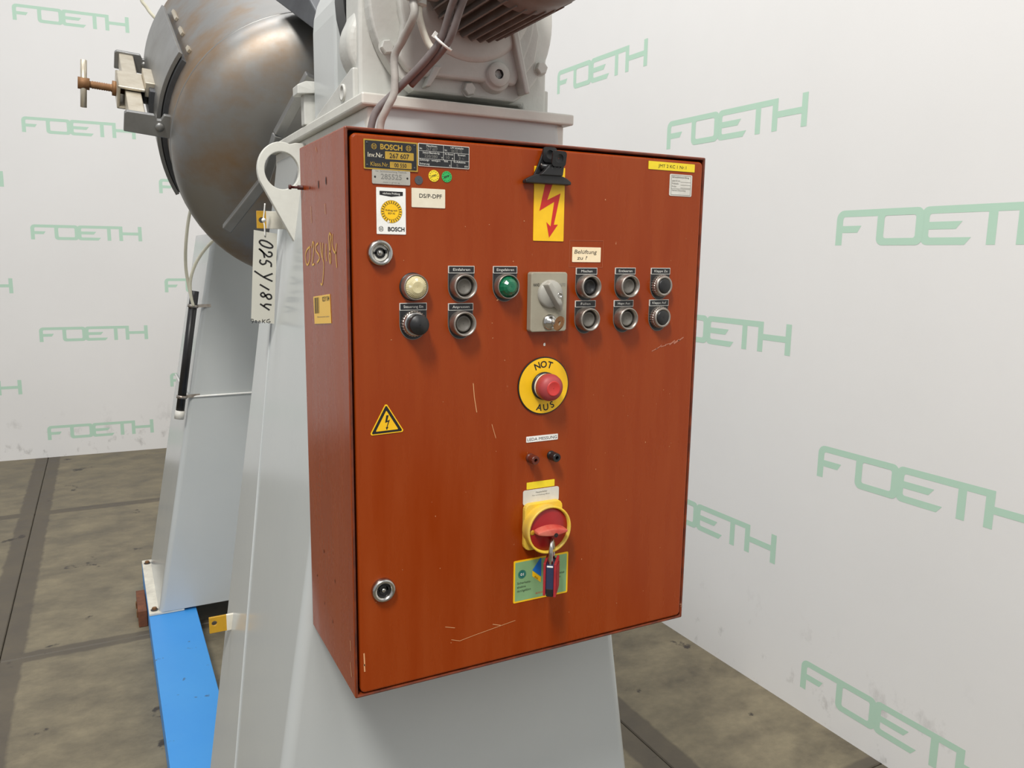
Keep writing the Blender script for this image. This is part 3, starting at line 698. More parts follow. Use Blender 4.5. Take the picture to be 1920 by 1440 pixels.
# five outer sides, front rim, recess
x0, x1, y0, y1 = 0.0, 0.60, 0.0, 0.258; rw = 0.0045; rd = 0.020
O = [(x0,y0,Z0),(x1,y0,Z0),(x1,y0,Z1),(x0,y0,Z1)]; Bk = [(x0,y1,Z0),(x1,y1,Z0),(x1,y1,Z1),(x0,y1,Z1)]
I = [(x0+rw,y0,Z0+rw),(x1-rw,y0,Z0+rw),(x1-rw,y0,Z1-rw),(x0+rw,y0,Z1-rw)]; J = [(p[0],rd,p[2]) for p in I]
mb.add(O+Bk+I+J, [(0,4,5,1),(1,5,6,2),(2,6,7,3),(3,7,4,0),(4,7,6,5)], ORANGE)
b0 = 0; k = mb.mi(ORANGE_D)
for i in range(4):
    j = (i+1) % 4; mb.f.append([i, j, 8+j, 8+i]); mb.m.append(k); mb.sm.append(False)
    mb.f.append([8+i, 8+j, 12+j, 12+i]); mb.m.append(k); mb.sm.append(False)
mb.f.append([12, 13, 14, 15]); mb.m.append(mb.mi(GAP)); mb.sm.append(False)
body = mb.build('body', cab, bevel=0.0022, bseg=2)
DY = -0.0005     # front of the door
mb = MB(faceY(0)); mb.prism(rrect(0.0078, Z0+0.0060, 0.5945, Z1-0.0075, 0.008, 4), -0.0195, -DY, ORANGE); door = mb.build('door', cab, bevel=0.0035, bseg=3)
D = faceY(DY-0.0002)     # door frame: x, z, outwards
def MBD(): return MB(D)

# --- locks
for x, z, dirt in ((0.0445, 1.632, 0), (0.0430, 1.154, 1)):
    mb = MB(D @ T(x, z, 0)); mb.lathe([(0.0175, 0), (0.0175, 0.004), (0.0165, 0.0075), (0.0145, 0.0085), (0.0115, 0.0075), (0.0105, 0.002)], CHROME, 32, cap=False); lk = mb.build('door_lock', cab, label='round chrome cabinet lock')
    mb = MB(D @ T(x, z, 0)); mb.lathe([(0.0106, 0.0025), (0.0005, 0.0025)], BLACK if dirt else GREYL, 24, cap=False)
    mb.lathe([(0.0072, 0.0028), (0.0072, 0.0034), (0.004, 0.0034), (0.004, 0.0028)], INK, 20, cap=False)
    mb.box((-0.0095, -0.0015, 0.0027), (-0.0055, 0.0015, 0.0034), INK); mb.prism([(0.005, -0.001), (0.0098, 0.0), (0.0092, 0.004), (0.004, 0.005)], 0.0027, 0.0034, INK)
    mb.lathe([(0.003, 0.0028), (0.0028, 0.0055), (0.0005, 0.0055)], CHROME, 14, cap=False); mb.build('key_socket', lk)

# --- legend plates with buttons and lamps
def legend(mbp, x, ztop, w, text, hpl=0.0102):
    """black engraved plate: label strip and tongue running down round the button"""
    zc = ztop-0.029
    n = 10; tongue = [(x+w/2-0.0005, ztop-0.010), (x-w/2+0.0005, ztop-0.010), (x-w/2+0.0005, zc)]+[(x+(w/2-0.0005)*math.cos(math.radians(a)), zc+(0.0215)*math.sin(math.radians(a))) for a in range(189, 355, 11)]+[(x+w/2-0.0005, zc)]
    mbp.prism([(p[0], p[1]) for p in tongue], 0, 0.0012, BLACKP)
    sc = [(x+(p[0]-x)*1.03, zc+(p[1]-zc)*1.03-0.0002) for p in tongue]
    mbp.prism(sc, 0, 0.0008, INKG)
    mbp.box((x-w/2, ztop-hpl, 0), (x+w/2, ztop, 0.0020), INKW)
    mbp.box((x-w/2+0.0008, ztop-hpl+0.0008, 0.001), (x+w/2-0.0008, ztop-0.0008, 0.0022), BLACKP)
    mbp.text(text, x, ztop-hpl+0.0034, min(w*0.72, 0.0029*len(text)), 0.0038, 0.00235, INKW, align='C')
def pushbutton(x, ztop, w, text, style, label):
    zc = ztop-0.0285
    mbp = MBD(); legend(mbp, x, ztop, w, text); pl = mbp.build('push_button', cab, label=label)
    C_ = D @ T(x, zc, 0.0012)
    mb = MB(C_)
    if style == 'shroud':      # tall alloy shroud with a sunken cap
        mb.lathe([(0.0182, 0), (0.0182, 0.006), (0.0176, 0.016), (0.0168, 0.0172), (0.0150, 0.0168), (0.0138, 0.008), (0.0132, 0.003)], CHROME_R, 40, cap=False); mb.build('bezel', pl)
        mb = MB(C_); mb.lathe([(0.0134, 0.003), (0.0118, 0.0035), (0.0115, 0.010), (0.0108, 0.0108), (0.0090, 0.0108), (0.0086, 0.0098), (0.0005, 0.0098)], GREYPL, 32, cap=False); mb.build('button_cap', pl)
    elif style == 'shroud_black':
        mb.lathe([(0.0182, 0), (0.0182, 0.006), (0.0176, 0.016), (0.0168, 0.0172), (0.0150, 0.0168), (0.0138, 0.008), (0.0132, 0.003)], CHROME_R, 40, cap=False); mb.build('bezel', pl)
        mb = MB(C_); mb.lathe([(0.0134, 0.003), (0.0120, 0.0035), (0.0116, 0.009), (0.0108, 0.010), (0.0088, 0.010), (0.0084, 0.009), (0.0005, 0.009)], BLACK, 32, cap=False); mb.build('button_cap', pl)
    elif style == 'knurl':     # knurled ring with a flush black cap
        n = 56; prof = []
        vs = []; fs = []
        for c_, ro_ in ((0, 0.0178), (0.0075, 0.0178), (0.0085, 0.0165)):
            for i in range(n):
                r_ = ro_-(0.0010 if (i % 2 and c_ < 0.008) else 0); a = 2*PI*i/n; vs.append((r_*math.cos(a), r_*math.sin(a), c_))
        for kk in range(2):
            for i in range(n): fs.append((kk*n+i, kk*n+(i+1) % n, (kk+1)*n+(i+1) % n, (kk+1)*n+i))
        mb.add(vs, fs, CHROME_R)
        mb.lathe([(0.0165, 0.0085), (0.0162, 0.0115), (0.0150, 0.0130), (0.0122, 0.0125), (0.0118, 0.010)], CHROME_R, 40, cap=False); mb.build('bezel', pl)
        mb = MB(C_); mb.lathe([(0.0119, 0.009), (0.0116, 0.0128), (0.0105, 0.0138), (0.0005, 0.0132)], BLACK, 32, cap=False); mb.build('button_cap', pl)
    elif style == 'mushroom':  # knurled ring with a broad black knob
        n = 56; vs = []; fs = []
        for c_, ro_ in ((0, 0.0182), (0.0065, 0.0182), (0.0075, 0.0168)):
            for i in range(n):
                r_ = ro_-(0.0010 if (i % 2 and c_ < 0.007) else 0); a = 2*PI*i/n; vs.append((r_*math.cos(a), r_*math.sin(a), c_))
        for kk in range(2):
            for i in range(n): fs.append((kk*n+i, kk*n+(i+1) % n, (kk+1)*n+(i+1) % n, (kk+1)*n+i))
        mb.add(vs, fs, CHROME_R); mb.lathe([(0.0168, 0.0075), (0.0164, 0.0105), (0.0150, 0.0115), (0.012, 0.011)], CHROME, 40, cap=False); mb.build('bezel', pl)
        mb = MB(C_); mb.lathe([(0.0128, 0.010), (0.0138, 0.0125), (0.0142, 0.024), (0.0134, 0.0262), (0.0005, 0.0266)], BLACK, 40, cap=False); mb.build('button_cap', pl)
    return pl
def lamp(x, zc, lens, label, ztop=None, text=None, w=0.038, faceted=False):
    mbp = MBD()
    if text: legend(mbp, x, ztop, w, text)
    else: mbp.lathe([(0.0195, 0), (0.0195, 0.0012), (0.0005, 0.0012)], BLACKP, 32, M=T(x, zc, 0))
    pl = mbp.build('indicator_lamp', cab, label=label); C_ = D @ T(x, zc, 0.0012)
    mb = MB(C_); mb.lathe([(0.0182, 0), (0.0182, 0.008), (0.0176, 0.013), (0.0170, 0.0138), (0.0160, 0.0132), (0.0152, 0.010)], CHROME_R, 40, cap=False); mb.build('bezel', pl)
    mb = MB(C_)
    if faceted: mb.lathe([(0.0155, 0.010), (0.0140, 0.0125), (0.0115, 0.018), (0.0075, 0.0215), (0.0050, 0.0218), (0.0005, 0.0216)], lens, 14, smooth=False, cap=False)
    else:
        n = 72; vs = []; fs = []; rings = [(0.0157, 0.010), (0.0150, 0.0135), (0.0120, 0.0165), (0.0078, 0.0188), (0.0070, 0.0188), (0.0040, 0.0186), (0.0003, 0.0182)]
        for q, (r_, c_) in enumerate(rings):
            for i in range(n):
                a = 2*PI*i/n; dc = (-0.0005 if (i % 2 and q in (1, 2)) else 0); vs.append((r_*math.cos(a), r_*math.sin(a), c_+dc))
        for q in range(len(rings)-1):
            for i in range(n): fs.append((q*n+i, q*n+(i+1) % n, (q+1)*n+(i+1) % n, (q+1)*n+i))
        mb.add(vs, fs, lens, False)
    mb.build('lens', pl)
lamp(0.0915, 1.5865, LENSW, 'ivory fluted indicator lamp')
pushbutton(0.164, 1.6155, 0.040, 'Einfahren', 'shroud', 'shrouded grey push button marked Einfahren')
lamp(0.2335, 1.5865, LENSG, 'green faceted indicator lamp marked Eingefahren', 1.6155, 'Eingefahren', 0.039, True)
pushbutton(0.0915, 1.5645, 0.0395, 'Steuerung Ein', 'mushroom', 'black knob button marked Steuerung Ein')
pushbutton(0.1632, 1.5630, 0.0385, 'Anpressen', 'shroud', 'shrouded grey push button marked Anpressen')
pushbutton(0.374, 1.6140, 0.038, 'Mischen', 'shroud_black', 'shrouded black push button marked Mischen')
pushbutton(0.3735, 1.5640, 0.037, 'Füllen', 'shroud', 'shrouded grey push button marked Füllen')
pushbutton(0.4465, 1.6145, 0.0385, 'Entleeren', 'shroud', 'shrouded grey push button marked Entleeren')
pushbutton(0.4455, 1.5635, 0.037, 'Hupe Aus', 'shroud', 'shrouded grey push button marked Hupe Aus')
pushbutton(0.516, 1.6145, 0.038, 'Klappe Zu', 'knurl', 'knurled black push button marked Klappe Zu')
pushbutton(0.5155, 1.5635, 0.0385, 'Klappe Auf', 'knurl', 'knurled black push button marked Klappe Auf')

# --- mode selector with key lock
mb = MBD(); mb.prism(rrect(0.271, 1.519, 0.333, 1.6075, 0.004, 4), 0, 0.013, TAUPE)
sel = mb.build('selector_switch', cab, bevel=0.0015, label='taupe hand/auto selector switch plate')
mb = MBD(); mb.text('HAND', 0.2745, 1.5865, 0.0105, 0.0048, 0.0132, INK, bold=0.01); mb.text('AUTO', 0.3190, 1.5865, 0.0105, 0.0048, 0.0132, INKG, bold=0.01)
for i in range(3): mb.box((0.2870+0.0024*i, 1.5868, 0.0131), (0.2878+0.0024*i, 1.5908, 0.01325), INKG); mb.box((0.3110+0.0024*i, 1.5868, 0.0131), (0.3118+0.0024*i, 1.5908, 0.01325), INKG)
mb.build('position_marks', sel)
kc = (0.3025, 1.5755)
mb = MB(D @ T(kc[0], kc[1], 0.013)); mb.lathe([(0.0208, 0), (0.0208, 0.003), (0.0185, 0.0065), (0.0005, 0.0075)], KNOBG, 36, cap=False)
kn = mb.build('selector_knob', sel, label='round grey knob')
mb = MB(D @ T(kc[0], kc[1], 0.013) @ RZ(math.radians(-57)))
vs = []; N_ = 14
sec = []
for i in range(N_+1):
    t_ = i/N_; xx = -0.0195+t_*0.0495; wd = 0.0072*math.sin(PI*min(1, 0.22+0.72*t_*0.85+0.05))**0.7; hh = 0.018 if t_ < 0.75 else 0.018-0.010*(t_-0.75)/0.25
    sec.append((xx, wd, hh))
for xx, wd, hh in sec: vs += [(xx, -wd, 0.004), (xx, wd, 0.004), (xx, wd*0.55, hh), (xx, -wd*0.55, hh)]
fs = [(0, 1, 2, 3), (4*N_+3, 4*N_+2, 4*N_+1, 4*N_)]
for i in range(N_):
    for q in range(4): fs.append((4*i+(q+1) % 4, 4*i+q, 4*(i+1)+q, 4*(i+1)+(q+1) % 4))
mb.add(vs, fs, KNOBG, True); mb.build('knob_grip', sel, bevel=0.001)
mb = MB(D @ T(kc[0]+0.0075, kc[1]-0.0015, 0.029)); mb.lathe([(0.0042, 0.0), (0.0042, 0.0022), (0.0030, 0.0024), (0.0028, 0.0010), (0.0004, 0.001)], CHROME, 16, cap=False); mb.build('grub_screw', sel)
mb = MB(D @ T(0.3025, 1.5335, 0.013)); mb.lathe([(0.0115, 0), (0.0115, 0.003), (0.0100, 0.005), (0.0065, 0.005), (0.0062, 0.010), (0.0005, 0.0102)], CHROME, 28, cap=False); mb.build('key_cylinder', sel)
Mk = D @ T(0.3035, 1.5335, 0.0232) @ Matrix.Rotation(math.radians(68), 4, 'Z')
mb = MB(Mk @ Matrix.Rotation(PI/2, 4, 'X'))
bow = circ(0, 0.017, 0.0125, 20, PI/2); hl = circ(0, 0.019, 0.0035, 20, PI/2)
mb.ringplate([(p[0]*0.9, p[1]) for p in bow], hl, -0.0009, 0.0009, RUST); mb.box((-0.0025, -0.0005, -0.0009), (0.0025, 0.007, 0.0009), CHROME_R)
tag(mb.build('small_key', origin=(0.3035, -0.024, 1.5335)), 'small worn key left in the selector switch lock', 'key')

# --- emergency stop
ec = (0.302, 1.435)
mb = MB(D @ T(ec[0], ec[1], 0)); mb.lathe([(0.0445, 0), (0.0445, 0.0018), (0.0438, 0.002), (0.0005, 0.002)], INK, 64, cap=False, smooth=False)
mb.lathe([(0.0428, 0.0021), (0.0428, 0.0024), (0.0005, 0.0024)], YELLOW, 64, cap=False, smooth=False)
def arc_text(mb, st, r, amid, step, h, outward, c, m):
    n = len(st)
    for i, ch in enumerate(st):
        off = (i-(n-1)/2)*step
        a = amid-off if outward else amid+off
        x = r*math.cos(a); y = r*math.sin(a)
        rot = (a-PI/2) if outward else (a+PI/2)
        v, f, x0, x1, _, _ = text2d(ch, 0.02); w_ = (x1-x0)*h/0.73
        cx = x-math.cos(rot)*w_*0.5+math.sin(rot)*h/2; cy = y-math.sin(rot)*w_*0.5-math.cos(rot)*h/2
        mb.text(ch, cx, cy, None, h, c, m, bold=0.02, rot=rot)
arc_text(mb, 'NOT', 0.0335, math.radians(92), 0.34, 0.0105, True, 0.0026, INK)
arc_text(mb, 'AUS', 0.0335, math.radians(-83), 0.34, 0.0105, False, 0.0026, INK)
es = mb.build('emergency_stop', cab, label='yellow NOT AUS disc with a red stop button')
mb = MB(D @ T(ec[0], ec[1], 0.002)); mb.lathe([(0.0215, 0), (0.0215, 0.005), (0.0195, 0.005)], BLACK, 36, cap=False); mb.lathe([(0.0195, 0.004), (0.0195, 0.010), (0.0185, 0.0105)], CREAML, 36, cap=False); mb.build('button_collar', es)
mb = MB(D @ T(ec[0], ec[1], 0.002)); mb.lathe([(0.0183, 0.009), (0.0205, 0.011), (0.0208, 0.019), (0.0195, 0.024), (0.0155, 0.0285), (0.0115, 0.0300)], REDCAP, 40, cap=False)
mb.lathe([(0.0115, 0.0300), (0.0108, 0.0312), (0.0095, 0.0306), (0.0005, 0.0302)], REDCAP2, 32, cap=False); mb.build('button_cap', es)

# --- test sockets
def socket(x, z, m, lab):
    mb = MB(D @ T(x, z, 0)); mb.lathe([(0.0072, 0), (0.0072, 0.003), (0.0058, 0.0035), (0.0058, 0.007)], m, 16, cap=False)
    n = 12; mb.lathe([(0.0068, 0.007), (0.0072, 0.008), (0.0070, 0.0185), (0.0062, 0.0195), (0.0030, 0.0195), (0.0028, 0.012), (0.0004, 0.012)], m, n, smooth=False, cap=False); mb.build('test_socket', cab, label=lab)
SOCKR = mat('brown_socket', (92, 40, 26), 0.35)
socket(0.281, 1.3235, SOCKR, 'dark brown test socket'); socket(0.3185, 1.3235, BLACK, 'black test socket')

# --- main switch with yellow housing
sc_ = (0.303, 1.2125)
mb = MBD()
base = rrect(0.2695, 1.176, 0.337, 1.2515, 0.010, 4)
mb.prism(base, 0, 0.009, YELLOWP)
ms = mb.build('main_switch', cab, bevel=0.0015, label='red rotary main switch in a yellow housing')
mb = MB(D @ T(sc_[0], sc_[1], 0)); mb.lathe([(0.0365, 0.006), (0.0372, 0.020), (0.0385, 0.028), (0.0375, 0.0295), (0.0350, 0.0290), (0.0338, 0.021)], YELLOWP, 48, cap=False); mb.build('switch_ring', ms)
mb = MB(D @ T(sc_[0], sc_[1], 0)); mb.lathe([(0.0348, 0.020), (0.0345, 0.0235), (0.0325, 0.0255), (0.0225, 0.0255), (0.0205, 0.0270), (0.0005, 0.0275)], REDSW, 48, cap=False); mb.build('switch_dial', ms)
mb = MB(D @ T(sc_[0], sc_[1], 0.026) @ RZ(math.radians(-2))); vs = []; N_ = 12
for i in range(N_+1):
    t_ = i/N_; xx = -0.027+t_*0.052; wd = 0.0088*max(0.12, math.sin(PI*(0.08+0.84*t_)))**0.8; vs += [(xx, -wd, 0), (xx, wd, 0), (xx, wd*0.6, 0.015), (xx, -wd*0.6, 0.015)]
fs = [(0, 1, 2, 3), (4*N_+3, 4*N_+2, 4*N_+1, 4*N_)]
for i in range(N_):
    for q in range(4): fs.append((4*i+(q+1) % 4, 4*i+q, 4*(i+1)+q, 4*(i+1)+(q+1) % 4))
mb.add(vs, fs, REDSW2, True); mb.build('switch_grip', ms, bevel=0.001)
mb = MB(D @ T(sc_[0]+0.004, sc_[1]-0.005, 0.0412)); mb.lathe([(0.0036, 0), (0.0005, 0.0002)], INK, 16, cap=False); mb.build('grip_hole', ms)
mb = MB(D @ T(sc_[0]-0.029, sc_[1]-0.001, 0.0256)); mb.lathe([(0.0042, 0), (0.0038, 0.0006), (0.0005, 0.0006)], OCHRE, 16, cap=False); mb.build('pointer_mark', ms)

# --- padlock hanging in the switch
pk = thing('padlock', 'red shelled padlock hanging from the red main switch', 'padlock', (0.304, -0.034, 1.115))
PX, PYc = 0.3045, -0.034
PR = T(PX, PYc, 0) @ RZ(math.radians(-38)) @ T(-PX, -PYc, 0)
mb = MB(PR); mb.tube(smooth_path([(PX, -0.022, 1.160), (PX, -0.022, 1.182), (PX, -0.026, 1.193), (PX, -0.034, 1.197), (PX, -0.042, 1.193), (PX, -0.046, 1.182), (PX, -0.046, 1.158)], 5), 0.0036, CHROME, 12); mb.build('shackle', pk)
mb = MB(PR); 
mb.box((PX-0.0060, -0.052, 1.1165), (PX+0.0060, -0.0165, 1.163), NAVY); mb.box((PX-0.005, -0.0525, 1.1595), (PX+0.005, -0.045, 1.1625), WHITEL)
mb.box((PX-0.0055, -0.0525, 1.1125), (PX+0.0055, -0.018, 1.1255), BLACK); mb.build('lock_body', pk, bevel=0.001)
mb = MB(PR); mb.box((PX-0.0100, -0.0535, 1.114), (PX-0.0062, -0.0155, 1.1665), REDPL); mb.box((PX+0.0062, -0.0535, 1.113), (PX+0.0100, -0.0155, 1.1665), REDPL)
for i in range(5): mb.box((PX+0.0100, -0.050+0.0065*i, 1.118), (PX+0.0112, -0.0465+0.0065*i, 1.160), REDPL)
mb.build('lock_shell', pk, bevel=0.0012)

# --- black clip with two thumb loops
cl = thing('bulldog_clip', 'black clip holding the top of the lightning bolt card', 'clip', (0.295, -0.012, 1.735))
CM = D
def jaw(c0, c1, dx):
    mb = MB(CM); mb.prism([(0.2575+dx, 1.7345), (0.3335+dx, 1.7345), (0.3335+dx, 1.7385), (0.3260+dx, 1.7435), (0.3155+dx, 1.7470), (0.2745+dx, 1.7470), (0.2640+dx, 1.7425), (0.2575+dx, 1.7385)], c0, c1, BLACK)
    return mb
mb = jaw(0.0018, 0.006, 0.002)
mb.prism([(0.276, 1.746), (0.316, 1.746), (0.3135, 1.760), (0.3115, 1.782), (0.3085, 1.7855), (0.2955, 1.7855), (0.2915, 1.782), (0.2835, 1.762)], 0.0018, 0.0055, BLACK); mb.build('rear_jaw', cl, bevel=0.0008)
mb = jaw(0.010, 0.016, 0.0)
mb.prism([(0.2790, 1.746), (0.3165, 1.746), (0.3175, 1.752), (0.3185, 1.7605), (0.2935, 1.7605), (0.2860, 1.752)], 0.010, 0.020, BLACK); fj = mb.build('front_jaw', cl, bevel=0.001)
mb = MB(CM)
for i in range(4): mb.tube([(0.2865+0.0072*i, 1.7475, 0.0165), (0.2960+0.0058*i, 1.7600, 0.0205)], 0.0011, BLACK, 8)
mb.build('ridge', fj)
n = 28
def loop(cx, cz, c, r, tilt):
    mb = MB(CM @ T(cx, cz, c) @ Matrix.Rotation(tilt, 4, 'X'))
    mb.ringplate([(p[0], p[1]) for p in rrect(-r, -r*0.9, r, r, r*0.45, 6)], circ(0, 0.001, r*0.55, 28, -PI/2), -0.0015, 0.0015, BLACK); mb.lathe([(r*0.55, 0), (r*0.3, -0.0008), (0.0005, -0.001)], BLACK, 24, cap=False, M=T(0, 0.001, 0)); return mb
loop(0.3070, 1.7690, 0.0235, 0.0115, 0.20).build('thumb_loop', cl)
loop(0.3010, 1.7755, 0.0070, 0.0115, 0.0).build('thumb_loop', cl)
mb = MB(CM); mb.tube([(0.2855, 1.7585, 0.009), (0.3165, 1.7585, 0.009)], 0.0042, BLACK, 14); mb.tube([(0.2870, 1.7585, 0.012), (0.2835, 1.7620, 0.013)], 0.0008, CHROME_R, 8); mb.build('spring', cl)

# --- signs, plates and stickers (parts of the cabinet)
def quad(mb, x0, z0, x1, z1, m, c0=0, c1=0.0006, r=0.0008): mb.prism(rrect(x0, z0, x1, z1, r, 2), c0, c1, m)
def bosch_mark(mb, x, z, r, c, m):
    mb.lathe([(r, 0), (r*0.84, 0)], m, 24, cap=False, M=T(x, z, c))
    for s_ in (-1, 1): mb.box((x+s_*r*0.45-r*0.09, z-r*0.62, c-0.0001), (x+s_*r*0.45+r*0.09, z+r*0.62, c), m)
    mb.box((x-r*0.45, z+r*0.2, c-0.0001), (x+r*0.45, z+r*0.36, c), m); mb.box((x-r*0.45, z-r*0.36, c-0.0001), (x+r*0.45, z-r*0.2, c), m)
# brass framed inventory plate
mb = MBD(); quad(mb, 0.0245, 1.7405, 0.0995, 1.7785, GOLD, 0, 0.0012); quad(mb, 0.0262, 1.7422, 0.0978, 1.7768, BLACKP, 0, 0.0014)
mb.text('BOSCH', 0.0470, 1.7667, 0.0305, 0.0070, 0.0016, GOLD, bold=0.03)
bosch_mark(mb, 0.0385, 1.7697, 0.0037, 0.0016, GOLD); bosch_mark(mb, 0.0863, 1.7703, 0.0037, 0.0016, GOLD)
mb.text('Inv.Nr.', 0.0300, 1.7560, 0.0215, 0.0062, 0.0016, CREAML); quad(mb, 0.0535, 1.7545, 0.0935, 1.7645, GOLD, 0, 0.0016); mb.text('267 607', 0.0595, 1.7563, 0.0275, 0.0064, 0.0018, INK, bold=0.01)
mb.text('Klass.Nr.', 0.0335, 1.7447, 0.0250, 0.0056, 0.0016, GOLD); quad(mb, 0.0600, 1.7435, 0.0905, 1.7515, GOLD, 0, 0.0016); mb.text('00 550', 0.0662, 1.7449, 0.0170, 0.0054, 0.0018, INK, bold=0.01)
npl = mb.build('inventory_plate', cab, label='black plate with brass letters reading BOSCH Inv.Nr. 267 607')
for x, z in ((0.0292, 1.7738), (0.0948, 1.7742), (0.0292, 1.7455), (0.0948, 1.7452)):
    mb = MB(D @ T(x, z, 0.0014)); mb.lathe([(0.0015, 0), (0.0012, 0.0006), (0.0003, 0.0007)], STEEL_D, 10, cap=False); mb.build('rivet', npl)
# black rating plate with white grid
mb = MBD(); quad(mb, 0.1003, 1.7488, 0.1755, 1.7787, INKW, 0, 0.0010)
xa, xb, za, zb = 0.1003, 0.1755, 1.7488, 1.7787
rows = [(1.7692, 1.7779), (1.7592, 1.7686), (1.7496, 1.7586)]
for (r0, r1), cells in zip(rows, ([(0.1011, 0.1365), (0.1371, 0.1747)], [(0.1011, 0.1365), (0.1371, 0.1525), (0.1531, 0.1747)], [(0.1011, 0.1480), (0.1486, 0.1747)])):
    for c0_, c1_ in cells: mb.box((c0_, r0, 0.0009), (c1_, r1, 0.0012), BLACKP)
def mini(st, x, z, w, h=0.0026, m=INKW): mb.text(st, x, z, w, h, 0.0014, m)
mini('Maschinen-', 0.112, 1.7746, 0.016); mini('Nr.', 0.1022, 1.7706, 0.004); mini('267 607', 0.1115, 1.7698, 0.0165, 0.004, INKG)
mini('LW Schaltplan', 0.1475, 1.7746, 0.019); mini('Nr.', 0.1385, 1.7706, 0.004); mini('04 02 12', 0.1485, 1.7698, 0.016, 0.004, INKG)
mini('Steuer/Betrieb-Sp.', 0.1065, 1.7656, 0.025); mini('220/380', 0.1090, 1.7605, 0.019, 0.004, INKG); mini('V', 0.1335, 1.7602, 0.0022)
mini('N.-Strom', 0.1390, 1.7656, 0.012); mini('10', 0.1405, 1.7605, 0.005, 0.004, INKG); mini('A', 0.1490, 1.7602, 0.0022)
mini('Stromart', 0.1580, 1.7656, 0.0115); mini('3 ~', 0.1595, 1.7605, 0.008, 0.004, INKG)
mini('Zuleitungs-', 0.1018, 1.7560, 0.0145); mini('verzögert', 0.1190, 1.7560, 0.0130); mini('flink', 0.1375, 1.7560, 0.006); mini('Sicherung', 0.1022, 1.7508, 0.0140); mini('A', 0.1450, 1.7505, 0.0022)
mini('N.-Aufnahme', 0.1520, 1.7560, 0.0175); mini('5', 0.1560, 1.7506, 0.0025, 0.004, INKG); mini('KW', 0.1685, 1.7506, 0.0050)
mb.build('rating_plate', cab, label='black rating plate with a white grid of small print')
# silver number plate
mb = MBD(); quad(mb, 0.0355, 1.7222, 0.0885, 1.7408, SILVERL, 0, 0.0010, 0.0015)
mb.text('Nr. Schlosswartung Technik', 0.0405, 1.7376, 0.043, 0.0022, 0.0012, INKG); mb.text('285525', 0.0475, 1.7288, 0.0290, 0.0070, 0.0012, INKG, bold=0.01); mb.text('mann u. gross sg', 0.0505, 1.7240, 0.023, 0.0018, 0.0012, INKG)
spt = mb.build('number_plate', cab, label='silver plate stamped 285525')
for x in (0.0395, 0.0845): mb = MB(D @ T(x, 1.7312, 0.001)); mb.lathe([(0.0014, 0), (0.0011, 0.0005), (0.0003, 0.0006)], INK, 10, cap=False); mb.build('rivet', spt)
# round stickers
def dot(x, z, r, m, nm, lab, year=None):
    mb = MBD(); mb.lathe([(r, 0), (r, 0.0005), (0.0004, 0.0005)], m, 32, cap=False, smooth=False, M=T(x, z, 0))
    if year:
        for i in range(12):
            a = PI/6*i; mb.box((-0.0004, r*0.68, 0.0005), (0.0004, r*0.86, 0.0006), INK, M=T(x, z, 0) @ RZ(a))
        mb.text(year, x-r*0.5, z-0.0012-r*0.2, r*1.1, 0.0030, 0.0006, INK, rot=0.35, bold=0.02)
    mb.build(nm, cab, label=lab)
dot(0.1010, 1.7300, 0.0058, DARKDOT, 'round_sticker', 'plain slate grey round sticker')
dot(0.1230, 1.7368, 0.0078, LEMON, 'round_sticker', 'yellow round test sticker', '1990')
dot(0.1420, 1.7368, 0.0075, GREENS, 'round_sticker', 'green round test sticker', '89')
# white BOSCH test sticker
mb = MBD(); quad(mb, 0.0410, 1.6570, 0.0820, 1.7180, WHITEL)
mb.plate([(0.0455, 1.7082), (0.0615, 1.7062), (0.0780, 1.7082), (0.0780, 1.7133), (0.0455, 1.7133)], 0.0008, INK); mb.text('nächste Prüfung', 0.0618, 1.7092, 0.024, 0.0026, 0.0010, INKW, align='C', bold=0.01)
cx_, cz_ = 0.0618, 1.6868
mb.lathe([(0.0150, 0), (0.0004, 0)], YELLOW, 40, cap=False, M=T(cx_, cz_, 0.0008)); mb.lathe([(0.0108, 0), (0.0104, 0)], INK, 40, cap=False, M=T(cx_, cz_, 0.0009)); mb.lathe([(0.0148, 0), (0.0145, 0)], INK, 40, cap=False, M=T(cx_, cz_, 0.0009))
for i in range(24): mb.box((-0.0005, 0.0112, 0), (0.0005, 0.0140, 0.0001), INK, M=T(cx_, cz_, 0.0009) @ RZ(2*PI*i/24))
mb.text('Prüfung nach', cx_, cz_+0.0006, 0.0165, 0.0024, 0.0010, INK, align='C', bold=0.01); mb.text('BGV A2', cx_, cz_-0.0034, 0.0095, 0.0024, 0.0010, INK, align='C', bold=0.01)
mb.lathe([(0.0016, 0), (0.0003, 0)], WHITEL, 12, cap=False, M=T(cx_-0.0045, cz_-0.0130, 0.0011))
bosch_mark(mb, 0.0470, 1.6640, 0.0034, 0.0010, INKG); mb.text('BOSCH', 0.0565, 1.6612, 0.0235, 0.0056, 0.0009, INK, bold=0.03)
mb.build('test_sticker', cab, label='white BOSCH test sticker with an orange dial')
mb = MBD(); quad(mb, 0.0905, 1.6940, 0.1395, 1.7195, CREAML); mb.text('DS/P-DPF', 0.1015, 1.7070, 0.0330, 0.0056, 0.0008, INK, bold=0.006); mb.build('name_sticker', cab, label='cream sticker reading DS/P-DPF')
# lightning bolt card
mb = MBD(); quad(mb, 0.2795, 1.6530, 0.3315, 1.7600, YELLOW, 0, 0.0008)
def px2(poly): # crop coordinates measured on the card
    return [(0.2795+(a-0.0)*0.052, 1.6530+b*0.107) for a, b in poly]
mb.plate(px2([(0.36, 0.78), (0.60, 0.78), (0.43, 0.555), (0.865, 0.655), (0.665, 0.225), (0.80, 0.228), (0.515, 0.045), (0.415, 0.26), (0.555, 0.20), (0.66, 0.535), (0.18, 0.405)]), 0.0010, REDI)
mb.build('lightning_card', cab, label='yellow card with a red lightning arrow')
